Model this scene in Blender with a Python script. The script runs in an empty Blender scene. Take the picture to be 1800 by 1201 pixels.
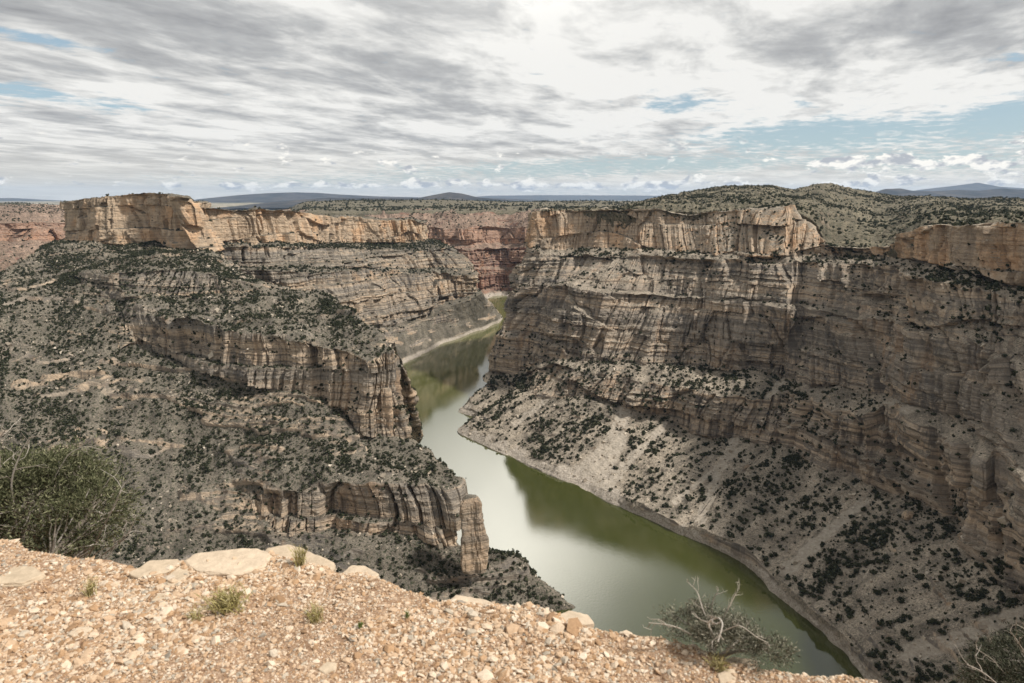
import bpy, math, random
import numpy as np
from mathutils import Vector, Matrix
R = math.radians
S = bpy.context.scene
COL = S.collection
random.seed(7)
rng = np.random.default_rng(11)

# ------------------------------------------------------------------ camera
F = 1200.0                      # focal length in pixels of the 1800 px wide photograph (24 mm)
PITCH = R(12.0)
cam = bpy.data.cameras.new('camera'); camo = bpy.data.objects.new('camera', cam); COL.objects.link(camo)
cam.sensor_width = 36; cam.lens = 24; cam.clip_start = .05; cam.clip_end = 300000
camo.location = (0, 0, 0); camo.rotation_euler = (R(90) - PITCH, 0, 0)
cam.dof.use_dof = True; cam.dof.focus_distance = 600; cam.dof.aperture_fstop = 5.0
S.camera = camo

# ------------------------------------------------------------------ sun, sky, exposure
SUN_AZ, SUN_EL = R(106), R(50)    # clockwise from the viewing direction (+Y)
sl = bpy.data.lights.new('sun', 'SUN'); so = bpy.data.objects.new('sun', sl); COL.objects.link(so)
sl.energy = 3.3; sl.angle = R(4.5); sl.color = (1, .95, .885)
sd = Vector((math.sin(SUN_AZ) * math.cos(SUN_EL), math.cos(SUN_AZ) * math.cos(SUN_EL), math.sin(SUN_EL)))
so.rotation_euler = sd.to_track_quat('Z', 'Y').to_euler(); so.location = (0, 0, 50)
S.view_settings.view_transform = 'Standard'; S.view_settings.look = 'None'
S.view_settings.exposure = 0.52; S.view_settings.gamma = 1
S.render.engine = 'CYCLES'
S.cycles.use_denoising = True
S.cycles.max_bounces = 5; S.cycles.diffuse_bounces = 3; S.cycles.glossy_bounces = 3
S.cycles.transmission_bounces = 2; S.cycles.volume_bounces = 1; S.cycles.transparent_max_bounces = 6


class NT:
    """small helper for building node trees"""
    def __init__(s, tree): s.t = tree; s.n = tree.nodes; s.l = tree.links
    def add(s, typ, **kw):
        n = s.n.new(typ)
        for k, v in kw.items(): setattr(n, k, v)
        return n
    def set(s, sock, v):
        if hasattr(v, 'is_output') or isinstance(v, bpy.types.NodeSocket): s.l.new(v, sock)
        else: sock.default_value = v
    def math(s, op, a, b=0.0, c=None, clamp=False):
        n = s.add('ShaderNodeMath', operation=op, use_clamp=clamp)
        s.set(n.inputs[0], a); s.set(n.inputs[1], b)
        if c is not None: s.set(n.inputs[2], c)
        return n.outputs[0]
    def vmul(s, a, b):
        n = s.add('ShaderNodeVectorMath', operation='MULTIPLY'); s.set(n.inputs[0], a); s.set(n.inputs[1], b); return n.outputs[0]
    def vadd(s, a, b):
        n = s.add('ShaderNodeVectorMath', operation='ADD'); s.set(n.inputs[0], a); s.set(n.inputs[1], b); return n.outputs[0]
    def noise(s, vec, scale=1, detail=4, rough=.55, dist=0):
        n = s.add('ShaderNodeTexNoise'); s.set(n.inputs['Vector'], vec)
        n.inputs['Scale'].default_value = scale; n.inputs['Detail'].default_value = detail
        n.inputs['Roughness'].default_value = rough; n.inputs['Distortion'].default_value = dist
        return n.outputs['Fac']
    def ramp(s, fac, stops, interp='LINEAR'):
        n = s.add('ShaderNodeValToRGB'); n.color_ramp.interpolation = interp
        e = n.color_ramp.elements
        while len(e) < len(stops): e.new(.5)
        for i, (p, c) in enumerate(stops):
            e[i].position = p; e[i].color = (*c, 1) if len(c) == 3 else c
        s.set(n.inputs[0], fac); return n.outputs[0]
    def step(s, v, a, b):
        n = s.add('ShaderNodeMapRange', interpolation_type='SMOOTHSTEP')
        s.set(n.inputs[0], v); n.inputs[1].default_value = a; n.inputs[2].default_value = b
        return n.outputs[0]
    def mix(s, f, a, b, blend='MIX'):
        n = s.add('ShaderNodeMix', data_type='RGBA', blend_type=blend)
        s.set(n.inputs[0], f)
        for k, v in ((6, a), (7, b)):
            if isinstance(v, tuple) and len(v) == 3: v = (*v, 1)
            s.set(n.inputs[k], v)
        return n.outputs[2]
    def attr(s, name):
        return s.add('ShaderNodeAttribute', attribute_name=name).outputs['Fac']


def pxdir(px, py):
    """world azimuth / elevation of a photograph pixel"""
    dx, dy = (px - 900) / F, (py - 600.5) / F
    v = Vector((dx, math.cos(PITCH) - dy * math.sin(PITCH), -math.sin(PITCH) - dy * math.cos(PITCH))).normalized()
    return math.atan2(v.x, v.y), math.asin(v.z)


w = bpy.data.worlds.new('World'); S.world = w; w.use_nodes = True
t = NT(w.node_tree); w.node_tree.nodes.clear()
out = t.add('ShaderNodeOutputWorld'); bg = t.add('ShaderNodeBackground')
sky = t.add('ShaderNodeTexSky', sky_type='NISHITA'); sky.sun_disc = False
sky.sun_elevation = SUN_EL; sky.sun_rotation = SUN_AZ; sky.altitude = 1200; sky.air_density = 1.0; sky.dust_density = 1.5
d = t.add('ShaderNodeTexCoord').outputs['Generated']
sp = t.add('ShaderNodeSeparateXYZ'); t.l.new(d, sp.inputs[0]); X, Y, Z = sp.outputs
az = t.math('ARCTAN2', X, Y); el = t.math('ARCSINE', Z)
zz = t.math('ADD', t.math('MAXIMUM', Z, 0.0), .045)
cx = t.math('DIVIDE', X, zz); cy = t.math('DIVIDE', Y, zz)
cmb = t.add('ShaderNodeCombineXYZ'); t.l.new(cx, cmb.inputs[0]); t.l.new(cy, cmb.inputs[1])
P = cmb.outputs[0]
def rotated(vec, ang, scale, loc=(0, 0, 0)):
    m = t.add('ShaderNodeMapping'); t.l.new(vec, m.inputs[0])
    m.inputs['Rotation'].default_value = (0, 0, ang); m.inputs['Scale'].default_value = scale; m.inputs['Location'].default_value = loc
    return m.outputs[0]
def blob(px, py, sx, sy, tilt=0.0):
    """soft elliptical patch of sky round a direction (sizes in degrees)"""
    a0, e0 = pxdir(px, py)
    a = t.math('SUBTRACT', az, a0); e = t.math('SUBTRACT', el, e0)
    c, s_ = math.cos(tilt), math.sin(tilt)
    a2 = t.math('ADD', t.math('MULTIPLY', a, c / R(sx)), t.math('MULTIPLY', e, s_ / R(sx)))
    e2 = t.math('ADD', t.math('MULTIPLY', e, c / R(sy)), t.math('MULTIPLY', a, -s_ / R(sy)))
    q = t.math('ADD', t.math('MULTIPLY', a2, a2), t.math('MULTIPLY', e2, e2))
    return t.math('EXPONENT', t.math('MULTIPLY', q, -1.0))
def addn(*v):
    r = v[0]
    for k in v[1:]: r = t.math('ADD', r, k)
    return r
def streets(ang, stretch, loc):
    m = t.add('ShaderNodeMapping', vector_type='TEXTURE'); t.l.new(P, m.inputs[0])
    m.inputs['Rotation'].default_value = (0, 0, ang); m.inputs['Scale'].default_value = (stretch, 1, 1); m.inputs['Location'].default_value = loc
    return m.outputs[0]
band = t.noise(streets(R(62), 2.4, (3.1, 1.7, 0)), .55, 5, .55, .5)      # broad cloud streets
rip = t.noise(streets(R(70), 1.9, (.3, 4.2, 0)), 1.75, 6, .58, .35)       # rolls and ripples
fine = t.noise(streets(R(55), 1.3, (5, 2, 0)), 5.5, 6, .62, .25)
puff = t.noise(t.vmul(d, (1, 1, 2.4)), 24, 6, .62, .15)
hi = t.step(el, R(2.0), R(9))
# thickness of the cloud deck: dark, thick parts and thin luminous ones
thick = addn(t.math('MULTIPLY', band, .75), t.math('MULTIPLY', rip, 1.35), t.math('MULTIPLY', fine, .40), -.725)
dark = [(800, 152, 11, 1.0, -.16, .20), (300, 15, 18, 2.4, -.10, .12), (60, 40, 9, 3.0, 0, .08), (620, 40, 9, 1.0, -.1, .09), (1330, 50, 5, 1.2, .1, .12), (1500, 60, 6, 1.1, .25, .16),
        (1720, 20, 7, 2.2, .2, .12), (640, 240, 14, 1.0, -.06, .05), (130, 312, 9, .7, 0, .20), (1000, 190, 4, .5, 0, .1), (1660, 80, 6, .9, .3, .08)]
light = [(1080, 120, 8, 4.5, 0, -.20), (1350, 190, 14, 2.2, .05, -.16), (560, 100, 3.5, 1.6, 0, -.10), (900, 60, 4, 3, 0, -.12), (120, 190, 10, 1.6, 0, -.12),
         (1650, 200, 9, 1.4, .1, -.14)]
for (px, py, sx, sy, tl, am) in dark + light:
    thick = t.math('ADD', thick, t.math('MULTIPLY', blob(px, py, sx, sy, tl), am * .9))
# gaps of blue
gap = t.math('MULTIPLY', blob(1440, 237, 9.5, 1.2, .04), .62)
for (px, py, sx, sy, tl, am) in [(20, 157, 3, .55, 0, .50), (60, 68, 4.5, .42, -.12, .5), (190, 185, 3.6, .65, -.05, .34), (1190, 183, 3.4, .85, -.05, .42), (1790, 205, 3.8, 1.3, .2, .55),
        (1780, 100, 1.6, .5, 0, .40), (1410, 184, 1.2, .35, 0, .3), (950, 300, 14, .7, 0, .42), (1100, 283, 9, .5, 0, .25), (1660, 285, 9, 1.1, 0, .42), (1250, 290, 6, .5, 0, .2),
        (550, 318, 16, .55, 0, .30), (1000, 338, 40, .45, 0, .25)]:
    gap = t.math('ADD', gap, t.math('MULTIPLY', blob(px, py, sx, sy, tl), am))
gapn = addn(gap, t.math('MULTIPLY', t.math('SUBTRACT', fine, .5), 1.2), t.math('MULTIPLY', t.math('SUBTRACT', puff, .5), .45))
blue = t.step(gapn, .14, .50)
# small bright cumulus low over the horizon
cum = t.math('MULTIPLY', t.step(addn(puff, t.math('MULTIPLY', addn(blob(1655, 290, 7, .85), blob(1510, 287, 2.4, .4), blob(1000, 325, 40, .35)), .17)), .585, .66), 1.0)
cum = t.math('MULTIPLY', cum, t.math('SUBTRACT', 1.0, t.step(el, R(3.2), R(5))))
tone = t.ramp(thick, [(.38, (7.5, 7.4, 7.1)), (.50, (6.1, 6.05, 5.85)), (.65, (4.2, 4.22, 4.2)), (.92, (2.6, 2.63, 2.7))])
r2 = t.n[tone.node.name]
skyc = t.mix(1.0, sky.outputs[0], (1.15, 1.12, 1.0), 'MULTIPLY')
skyc = t.mix(.6, skyc, (3.1, 4.0, 4.6))
tone = t.mix(t.math('MULTIPLY', t.math('SUBTRACT', 1.0, t.step(el, R(0), R(5))), .7), tone, (7.4, 6.9, 5.9))      # warmer towards the horizon
c = t.mix(blue, tone, skyc)
cumc = t.ramp(t.noise(t.vmul(d, (1, 1, 2.2)), 60, 3, .5), [(.40, (4.0, 4.1, 4.3)), (.56, (9.2, 8.8, 8.0))])
c = t.mix(cum, c, cumc)
# bright cloud above the view, apart from the sun, added for glare on the water
def patch_of_sky(a0, e0, sx, sy):
    a = t.math('DIVIDE', t.math('SUBTRACT', az, R(a0)), R(sx)); e = t.math('DIVIDE', t.math('SUBTRACT', el, R(e0)), R(sy))
    return t.math('EXPONENT', t.math('MULTIPLY', addn(t.math('MULTIPLY', a, a), t.math('MULTIPLY', e, e)), -1.0))
glow = patch_of_sky(-1, 28.5, 9.5, 7.6)
c = t.mix(t.math('MULTIPLY', glow, 1.0), c, t.mix(.6, t.mix(1.0, c, (8, 7.7, 7.0), 'MULTIPLY'), (48, 46, 42)))
c = t.mix(t.math('MULTIPLY', t.step(el, R(36), R(52)), .30), c, (1.2, 1.25, 1.3))      # unseen sky overhead darkened to weaken its fill and its reflection in the water
t.l.new(c, bg.inputs[0]); bg.inputs[1].default_value = .086
t.l.new(bg.outputs[0], out.inputs[0])

# ------------------------------------------------------------------ helpers
def W(px, py, z=None, y=None):
    """point seen at photograph pixel (px, py) lying at height z, or at ground distance y"""
    dx, dy = (px - 900) / F, (py - 600.5) / F
    vy = math.cos(PITCH) - dy * math.sin(PITCH); vz = -math.sin(PITCH) - dy * math.cos(PITCH)
    k = (z / vz) if z is not None else (y / vy)
    return np.array((dx * k, vy * k, vz * k))
def project(p):
    p = np.asarray(p); c, s = math.cos(PITCH), math.sin(PITCH)
    dep = p[..., 1] * c - p[..., 2] * s; up = p[..., 1] * s + p[..., 2] * c
    return 900 + F * p[..., 0] / dep, 600.5 - F * up / dep, dep

TAB = rng.random((64, 64, 64)).astype(np.float32).ravel()
def vn(x, y, z):
    xi = np.floor(x).astype(np.int32); yi = np.floor(y).astype(np.int32); zi = np.floor(z).astype(np.int32)
    fx = (x - xi).astype(np.float32); fy = (y - yi).astype(np.float32); fz = (z - zi).astype(np.float32)
    fx = fx * fx * (3 - 2 * fx); fy = fy * fy * (3 - 2 * fy); fz = fz * fz * (3 - 2 * fz)
    x0 = (xi & 63) << 12; x1 = ((xi + 1) & 63) << 12; y0 = (yi & 63) << 6; y1 = ((yi + 1) & 63) << 6; z0 = zi & 63; z1 = (zi + 1) & 63
    a = TAB[x0 + y0 + z0] * (1 - fx) + TAB[x1 + y0 + z0] * fx; b = TAB[x0 + y1 + z0] * (1 - fx) + TAB[x1 + y1 + z0] * fx
    c = TAB[x0 + y0 + z1] * (1 - fx) + TAB[x1 + y0 + z1] * fx; d = TAB[x0 + y1 + z1] * (1 - fx) + TAB[x1 + y1 + z1] * fx
    a = a * (1 - fy) + b * fy; c = c * (1 - fy) + d * fy
    return (a * (1 - fz) + c * fz) * 2 - 1
def fbm(x, y, z, o=4, g=.5, seed=0):
    r = 0; a = 1.0; s = 0
    for i in range(o):
        f = 2.03 ** i
        r = r + a * vn(x * f + 17.3 * i + seed * 7.7, y * f + 9.1 * i + seed * 3.1, z * f + 5.7 * i + seed * 1.3); s += a; a *= g
    return r / s * 1.6
def ridged(x, y, z, o=3, seed=0):
    r = 0; a = 1.0; s = 0
    for i in range(o):
        f = 2.1 ** i
        r = r + a * (1 - 2.2 * np.abs(vn(x * f + 3.3 * i + seed * 5.1, y * f + 8.1 * i + seed, z * f + 2.2 * i + seed * 2.3))); s += a; a *= .5
    return r / s
def sstep(x, a, b):
    k = np.clip((x - a) / (b - a), 0, 1); return k * k * (3 - 2 * k)

def props(o, label=None, cat=None, group=None, kind=None):
    if label: o['label'] = label
    if cat: o['category'] = cat
    if group: o['group'] = group
    if kind: o['kind'] = kind
    return o
def link(name, me, mat=None, parent=None, loc=(0, 0, 0)):
    if mat: me.materials.append(mat)
    o = bpy.data.objects.new(name, me); COL.objects.link(o); o.location = loc
    if parent: o.parent = parent
    return o
def mesh_from(name, V, Fq, attrs=None, smooth=False):
    """V (n,3); Fq (m,3) or (m,4) arrays"""
    me = bpy.data.meshes.new(name); V = np.ascontiguousarray(V, np.float32); Fq = np.ascontiguousarray(Fq, np.int32)
    k = Fq.shape[1]
    me.vertices.add(len(V)); me.vertices.foreach_set('co', V.ravel())
    me.loops.add(Fq.size); me.loops.foreach_set('vertex_index', Fq.ravel())
    me.polygons.add(len(Fq)); me.polygons.foreach_set('loop_start', np.arange(len(Fq), dtype=np.int32) * k)
    me.polygons.foreach_set('use_smooth', np.full(len(Fq), smooth))
    for n, a in (attrs or {}).items():
        at = me.attributes.new(n, 'FLOAT', 'POINT'); at.data.foreach_set('value', np.ascontiguousarray(a, np.float32).ravel())
    me.update(calc_edges=True)
    return me
def gridfaces(nr, nc):
    i = np.arange(nr * nc).reshape(nr, nc)
    return np.stack([i[:-1, :-1], i[1:, :-1], i[1:, 1:], i[:-1, 1:]], -1).reshape(-1, 4)

def mat_new(name):
    m = bpy.data.materials.new(name); m.use_nodes = True; m.node_tree.nodes.clear(); tt = NT(m.node_tree)
    o = tt.add('ShaderNodeOutputMaterial'); b = tt.add('ShaderNodeBsdfPrincipled'); tt.l.new(b.outputs[0], o.inputs[0])
    b.inputs['Roughness'].default_value = .95; b.inputs['Specular IOR Level'].default_value = .12
    return m, tt, b

# ------------------------------------------------------------------ materials
def rock_material(name, cap, mid, low, varnish, debris, redness=0.0, scale=1.0, streak=.66):
    m, t, b = mat_new(name)
    g = t.add('ShaderNodeNewGeometry'); pos = g.outputs['Position']
    sp = t.add('ShaderNodeSeparateXYZ'); t.l.new(pos, sp.inputs[0])
    nz = t.add('ShaderNodeSeparateXYZ'); t.l.new(g.outputs['Normal'], nz.inputs[0])
    capw, cliff, scree, strat = t.attr('cap'), t.attr('cliff'), t.attr('scree'), t.attr('strat')
    st = t.add('ShaderNodeCombineXYZ')
    wob = t.noise(pos, .006 * scale, 3); 
    t.l.new(t.math('ADD', strat, t.math('MULTIPLY', wob, 10.0)), st.inputs[2])
    t.l.new(t.math('MULTIPLY', sp.outputs[0], .012), st.inputs[0]); t.l.new(t.math('MULTIPLY', sp.outputs[1], .012), st.inputs[1])
    big = t.noise(st.outputs[0], .045 * scale, 4, .6); thin = t.noise(st.outputs[0], .30 * scale, 4, .65)
    base = t.ramp(big, [(.30, low), (.45, mid), (.56, cap), (.68, mid)])
    base = t.mix(capw, base, t.ramp(t.noise(pos, .02 * scale, 5, .6), [(.35, tuple(c * .8 for c in cap)), (.5, cap), (.62, tuple(min(1, c * q) for c, q in zip(cap, (1.15, .98, .84))))]))
    # thin beds
    base = t.mix(t.math('MULTIPLY', t.step(thin, .50, .58), t.math('SUBTRACT', .78, t.math('MULTIPLY', capw, .45))), base, tuple(c * .52 for c in mid), 'MIX')
    base = t.mix(t.math('MULTIPLY', t.step(thin, .47, .36), .35), base, tuple(min(1, c * 1.25) for c in cap))
    # orange and rust stains
    rust = t.noise(t.vmul(pos, (1, 1, .35)), .022 * scale, 5, .62)
    base = t.mix(t.math('MULTIPLY', t.step(rust, .53, .70), .44), base, (.46, .28, .15))
    # desert varnish: dark vertical streaks hanging in patches
    sv = t.noise(t.vmul(pos, (1, 1, .10)), .10 * scale, 5, .65); pv = t.noise(t.vmul(pos, (1, 1, .7)), .013 * scale, 4, .6)
    vf = t.math('MULTIPLY', t.step(sv, .44, .60), t.step(pv, .40, .56))
    base = t.mix(t.math('MULTIPLY', vf, t.math('SUBTRACT', streak, t.math('MULTIPLY', capw, .42))), base, varnish)
    sv2 = t.noise(t.vmul(pos, (1, 1, .06)), .32 * scale, 3, .6)
    base = t.mix(t.math('MULTIPLY', t.step(sv2, .56, .68), .30), base, varnish)
    grain = t.noise(pos, .55 * scale, 5, .7)
    base = t.mix(.5, base, t.ramp(grain, [(.3, (.62, .61, .60)), (.5, (1, 1, 1)), (.7, (1.25, 1.23, 1.2))]), 'MULTIPLY')
    # debris on anything that is not steep
    flat = t.math('MAXIMUM', t.step(t.math('SUBTRACT', t.math('ADD', nz.outputs[2], t.math('MULTIPLY', t.math('SUBTRACT', grain, .5), .35)), t.math('MULTIPLY', cliff, .16)), .50, .68), t.math('SUBTRACT', 1.0, t.step(cliff, .0, .35)))
    dn = t.noise(pos, .035 * scale, 6, .6)
    deb = t.ramp(dn, [(.32, tuple(c * .62 for c in debris)), (.5, debris), (.66, tuple(min(1, c * 1.28) for c in debris))])
    run = t.attr('run')
    deb = t.mix(.42, deb, t.ramp(t.math('MULTIPLY_ADD', run, .5, .5), [(.30, (.55, .55, .54)), (.5, (.95, .95, .94)), (.68, (1.35, 1.32, 1.27))]), 'MULTIPLY')
    rubble = t.noise(pos, .9 * scale, 4, .75)
    deb = t.mix(.75, deb, t.ramp(rubble, [(.36, (.30, .30, .30)), (.5, (1, 1, 1)), (.62, (1.7, 1.66, 1.58))]), 'MULTIPLY')
    scr = t.noise(pos, .25, 5, .7)
    deb = t.mix(t.step(scree, .1, .8), deb, t.ramp(scr, [(.3, (.32, .275, .22)), (.7, (.50, .44, .36))]))
    tuft = t.noise(pos, .33 * scale, 3, .6)
    # low scrub between the stones
    scrub = t.math('MULTIPLY', t.step(tuft, .54, .62), t.math('MULTIPLY', t.attr('scrub'), t.math('SUBTRACT', 1.0, t.step(scree, .1, .6))))
    deb = t.mix(scrub, deb, (.055, .06, .038))
    base = t.mix(flat, base, deb)
    if redness: base = t.mix(redness, base, t.mix(1.0, base, (1.4, .75, .62), 'MULTIPLY'))
    shore = t.attr('shore')
    base = t.mix(shore, base, t.ramp(t.noise(pos, .5, 5, .7), [(.35, (.26, .22, .18)), (.5, (.43, .375, .31)), (.65, (.56, .50, .42))]))
    t.l.new(base, b.inputs['Base Color'])
    h = t.math('ADD', t.math('MULTIPLY', t.noise(t.vmul(pos, (1, 1, 2.2)), .30 * scale, 7, .72), 3.2 / scale), t.math('MULTIPLY', thin, t.math('MULTIPLY', cliff, 3.0 / scale)))
    bp = t.add('ShaderNodeBump'); bp.inputs['Strength'].default_value = .85; bp.inputs['Distance'].default_value = 1.0
    t.l.new(h, bp.inputs['Height']); t.l.new(bp.outputs[0], b.inputs['Normal'])
    return m

M_right = rock_material('rock_right', (.51, .395, .285), (.365, .31, .25), (.235, .213, .185), (.085, .082, .079), (.30, .258, .208))
M_left = rock_material('rock_left', (.53, .405, .285), (.36, .308, .248), (.235, .213, .185), (.085, .081, .077), (.165, .146, .118))
M_red = rock_material('rock_red', (.38, .28, .21), (.27, .165, .125), (.21, .15, .12), (.10, .085, .08), (.27, .22, .175), redness=.18, scale=.6)
M_plat = rock_material('plateau_soil', (.30, .24, .175), (.24, .20, .145), (.19, .16, .12), (.10, .095, .075), (.165, .145, .105), scale=.5)

# ------------------------------------------------------------------ lofted rock walls
def catmull(C, ts):
    """C (m, ...) control rows, ts parameter values 0..m-1"""
    m = len(C); i = np.clip(np.floor(ts).astype(int), 0, m - 2); f = (ts - i).reshape((-1,) + (1,) * (C.ndim - 1))
    p0 = C[np.clip(i - 1, 0, m - 1)]; p1 = C[i]; p2 = C[i + 1]; p3 = C[np.clip(i + 2, 0, m - 1)]
    tn = .35                                                   # softened tangents: corners stay corners
    m1 = (p2 - p0) * tn; m2 = (p3 - p1) * tn
    return (2 * f**3 - 3 * f**2 + 1) * p1 + (f**3 - 2 * f**2 + f) * m1 + (-2 * f**3 + 3 * f**2) * p2 + (f**3 - f**2) * m2

RNG_L = np.random.default_rng(5)
LAYER = [0.0]
while LAYER[-1] < 700: LAYER.append(LAYER[-1] + RNG_L.choice([2.5, 4, 6, 9, 13], p=[.3, .3, .2, .12, .08]))
LAYER = np.array(LAYER); LOFF = RNG_L.uniform(-1, 1, len(LAYER)); 
def strata(zz):
    """how far each bed sticks out, -1..1, with softened edges"""
    q = zz + 620; i = np.clip(np.searchsorted(LAYER, q) - 1, 0, len(LAYER) - 2)
    f = np.clip((q - LAYER[i]) / 1.2, 0, 1); a = LOFF[np.maximum(i - 1, 0)]; b = LOFF[i]
    return a + (b - a) * f
def hash01(a, b=0):
    q = np.sin(a * 127.1 + b * 311.7) * 43758.5453; return q - np.floor(q)

def loft(name, cols, types, nrows, ncols, seed=0, amp=1.0, capseg=(0,), shoreseg=(), talus_amp=1.0, screes=(), blockw=22, dipz=None, scrub=.6, big=1.0, zwarp=1.0, strat_amp=1.0, pinch=(), alcoves=(), runamp=1.0, dback=3.0, outlo=.22, blockamp=1.0, outamp=1.0):
    C = np.array([[np.asarray(p, float) for p in c] for c in cols])            # (m, k, 3)
    m, k, _ = C.shape
    # parameter spacing so that columns are evenly spread as seen from the overlook
    fine_t = np.linspace(0, m - 1, 60 * m); FC = catmull(C, fine_t)
    mid = FC[:, [1, k // 2, k - 2]]
    stepl = (np.linalg.norm(np.diff(mid, axis=0), axis=-1) / np.maximum(150, np.linalg.norm(mid[1:], axis=-1))).max(axis=1)
    cum = np.concatenate([[0], np.cumsum(stepl)]); ts = np.interp(np.linspace(0, cum[-1], ncols), cum, fine_t)
    U = catmull(C, ts)                                                        # (nc, k, 3)
    nc = ncols
    TT = np.array(types, float)
    if TT.ndim == 1: TT = np.repeat(TT[None], m, 0)
    TC = np.stack([np.interp(ts, np.arange(m), TT[:, j]) for j in range(k - 1)], 1)   # steepness class of each strip, per column
    s0_ = np.concatenate([[0], np.cumsum(np.linalg.norm(np.diff(U[:, k // 2, :2], axis=0), axis=-1))])
    for (j, lo, hi) in pinch:                                # benches widen, narrow and die out along the wall
        wv = sstep(fbm(s0_ / 95, s0_ * 0 + j, s0_ * 0 + seed, 3, g=.6, seed=40 + j), lo, hi)[:, None]
        U[:, j] = U[:, j] * wv + (U[:, j - 1] + np.array((0, 0, -2.0))) * (1 - wv)
    rows, typ, segi = [], [], []
    for s in range(k - 1):
        n = nrows[s]; fr = np.linspace(0, 1, n, endpoint=(s == k - 2))
        for f in fr:
            rows.append(U[:, s] * (1 - f) + U[:, s + 1] * f); segi.append(s + f)
            e = min(f, 1 - f) * n
            me_, pr, nx = TC[:, s], TC[:, max(s - 1, 0)], TC[:, min(s + 1, k - 2)]
            other = pr if f < .5 else nx
            wgt = min(1, .5 + e / 6)
            typ.append(me_ * wgt + other * (1 - wgt))
    Pn = np.array(rows).transpose(1, 0, 2)                                     # (nc, nr, 3)
    nr = Pn.shape[1]; typ = np.array(typ).T; segi = np.array(segi)
    # outward normals from a smooth version of the sheet
    du = np.gradient(Pn, axis=0); dv = np.gradient(Pn, axis=1)
    def smooth(a, n, ax):
        ker = np.ones(n) / n
        pad = [(0, 0)] * 3; pad[ax] = (n // 2, n - 1 - n // 2)
        ap = np.pad(a, pad, mode='edge'); cs = np.cumsum(np.insert(ap, 0, 0, axis=ax), axis=ax)
        sl1 = [slice(None)] * 3; sl2 = [slice(None)] * 3; sl1[ax] = slice(n, None); sl2[ax] = slice(None, -n)
        return (cs[tuple(sl1)] - cs[tuple(sl2)]) / n
    N = np.cross(du, dv); N = smooth(smooth(N, 41, 0), 25, 1); N /= np.linalg.norm(N, axis=-1, keepdims=True) + 1e-9
    if N[..., 2].mean() < 0: N = -N
    Nh = N.copy(); Nh[..., 2] = 0; ln = np.linalg.norm(Nh, axis=-1, keepdims=True); Nh = Nh / np.maximum(ln, .05)
    # arc length along the wall
    base = Pn[:, np.argmin(np.abs(segi - k / 2))]
    sarc = np.concatenate([[0], np.cumsum(np.linalg.norm(np.diff(base[:, :2], axis=0), axis=-1))])[:, None] * np.ones((1, nr))
    x, y, z = Pn[..., 0], Pn[..., 1], Pn[..., 2]
    T = typ
    dist = np.hypot(x, y)
    # ragged ledge lines
    z = z + zwarp * (5 * fbm(sarc / 120, z * 0 + seed, z / 150, 3, seed=seed) + 1.5 * fbm(sarc / 18, z * 0, z / 60, 2, seed=seed + 1)) * sstep(segi[None] * np.ones_like(z), .3, 1.2) * (1 - sstep(segi[None] * np.ones_like(z), k - 2.6, k - 1.8))
    zs = z + (dipz(x, y) if dipz else 0) + 5 * fbm(x / 260, y / 260, z * 0, 2, seed=seed + 2)
    # --- cliff relief
    lay = np.floor(zs / 46 + .5 * fbm(sarc / 150, z * 0, z * 0, 2, seed=3))
    D = big * (15 * fbm(x / 120, y / 120, z / 260, 3, seed=seed + 4) + 17 * ridged(sarc / 170 + .2 * vn(z / 90, z * 0, z * 0), z / 700, z * 0, 2, seed=seed + 15))
    fl = ridged(sarc / 46 + lay * .37, lay * 3.1, z / 260, 3, seed=seed + 5)
    D = D + 7.5 * np.clip(fl, -1, 1)
    for wd, am in ((blockw * 3.1, 8.0), (blockw, 5.0), (blockw * .42, 2.3)):
        am = am * blockamp
        q = sarc / wd + 1.1 * fbm(sarc / 55, lay * 1.7, z / 120, 2, seed=seed + 6)
        bi = np.floor(q); fq = q - bi
        D = D + am * (hash01(bi, lay * 1.3 + seed) - .5) * 2 - am * .9 * (1 - sstep(np.minimum(fq, 1 - fq), 0, .13)) * (hash01(bi, 7 + lay) > .35)
    sw = .55 + .9 * np.clip(fbm(sarc / 90, z / 60, z * 0, 2, seed=seed + 8), -.5, 1)
    cap = np.zeros(k)
    for s in capseg: cap[s] = 1
    capv = cap[np.minimum(segi.astype(int), k - 1)][None] * np.ones_like(z)
    D = D + (1 - .75 * capv) * (strat_amp * 3.3 * strata(zs) * sw + strat_amp * 2.2 * strata(zs * .31 + 90))
    for (ax_, ay_, az_, rx_, rz_, dep_) in alcoves:
        ap = W(ax_, ay_, az_); hd = np.hypot(x - ap[0], y - ap[1]); dz_ = (z - ap[2]) / rz_
        D = D - dep_ * sstep(1.15 - np.sqrt((hd / rx_) ** 2 + np.where(dz_ > 0, dz_ * 1.3, dz_ * .6) ** 2), 0, .35)
    D = D + 1.7 * fbm(x / 9, y / 9, z / 5, 3, g=.6, seed=seed + 9)
    # --- slope relief
    vline = fbm(sarc / 34 + .9 * fbm(x / 150, y / 150, z * 0, 2, seed=2), z / 420, z * 0, 3, seed=seed + 10)
    E = talus_amp * (5.5 * fbm(x / 75, y / 75, z / 75, 3, seed=seed + 11) + 2.2 * vline + 2.1 * fbm(x / 14, y / 14, z / 14, 3, g=.6, seed=seed + 12))
    run = fbm(sarc / 13 + 1.5 * fbm(x / 120, y / 120, z * 0, 3, seed=6), z / 260, z * 0, 3, g=.6, seed=seed + 14) * runamp
    E = E + talus_amp * .7 * run
    rockout = sstep(fbm(x / 55, y / 55, zs / 14, 3, seed=seed + 13), outlo, outlo + .25)             # outcrops breaking through the slope
    E = E + talus_amp * rockout * outamp * (2.5 + 1.1 * strata(zs))
    T2 = T * T * (3 - 2 * T)
    D = D - (D * T2).sum() / T2.sum() - dback
    damp = np.ones_like(z)
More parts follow.
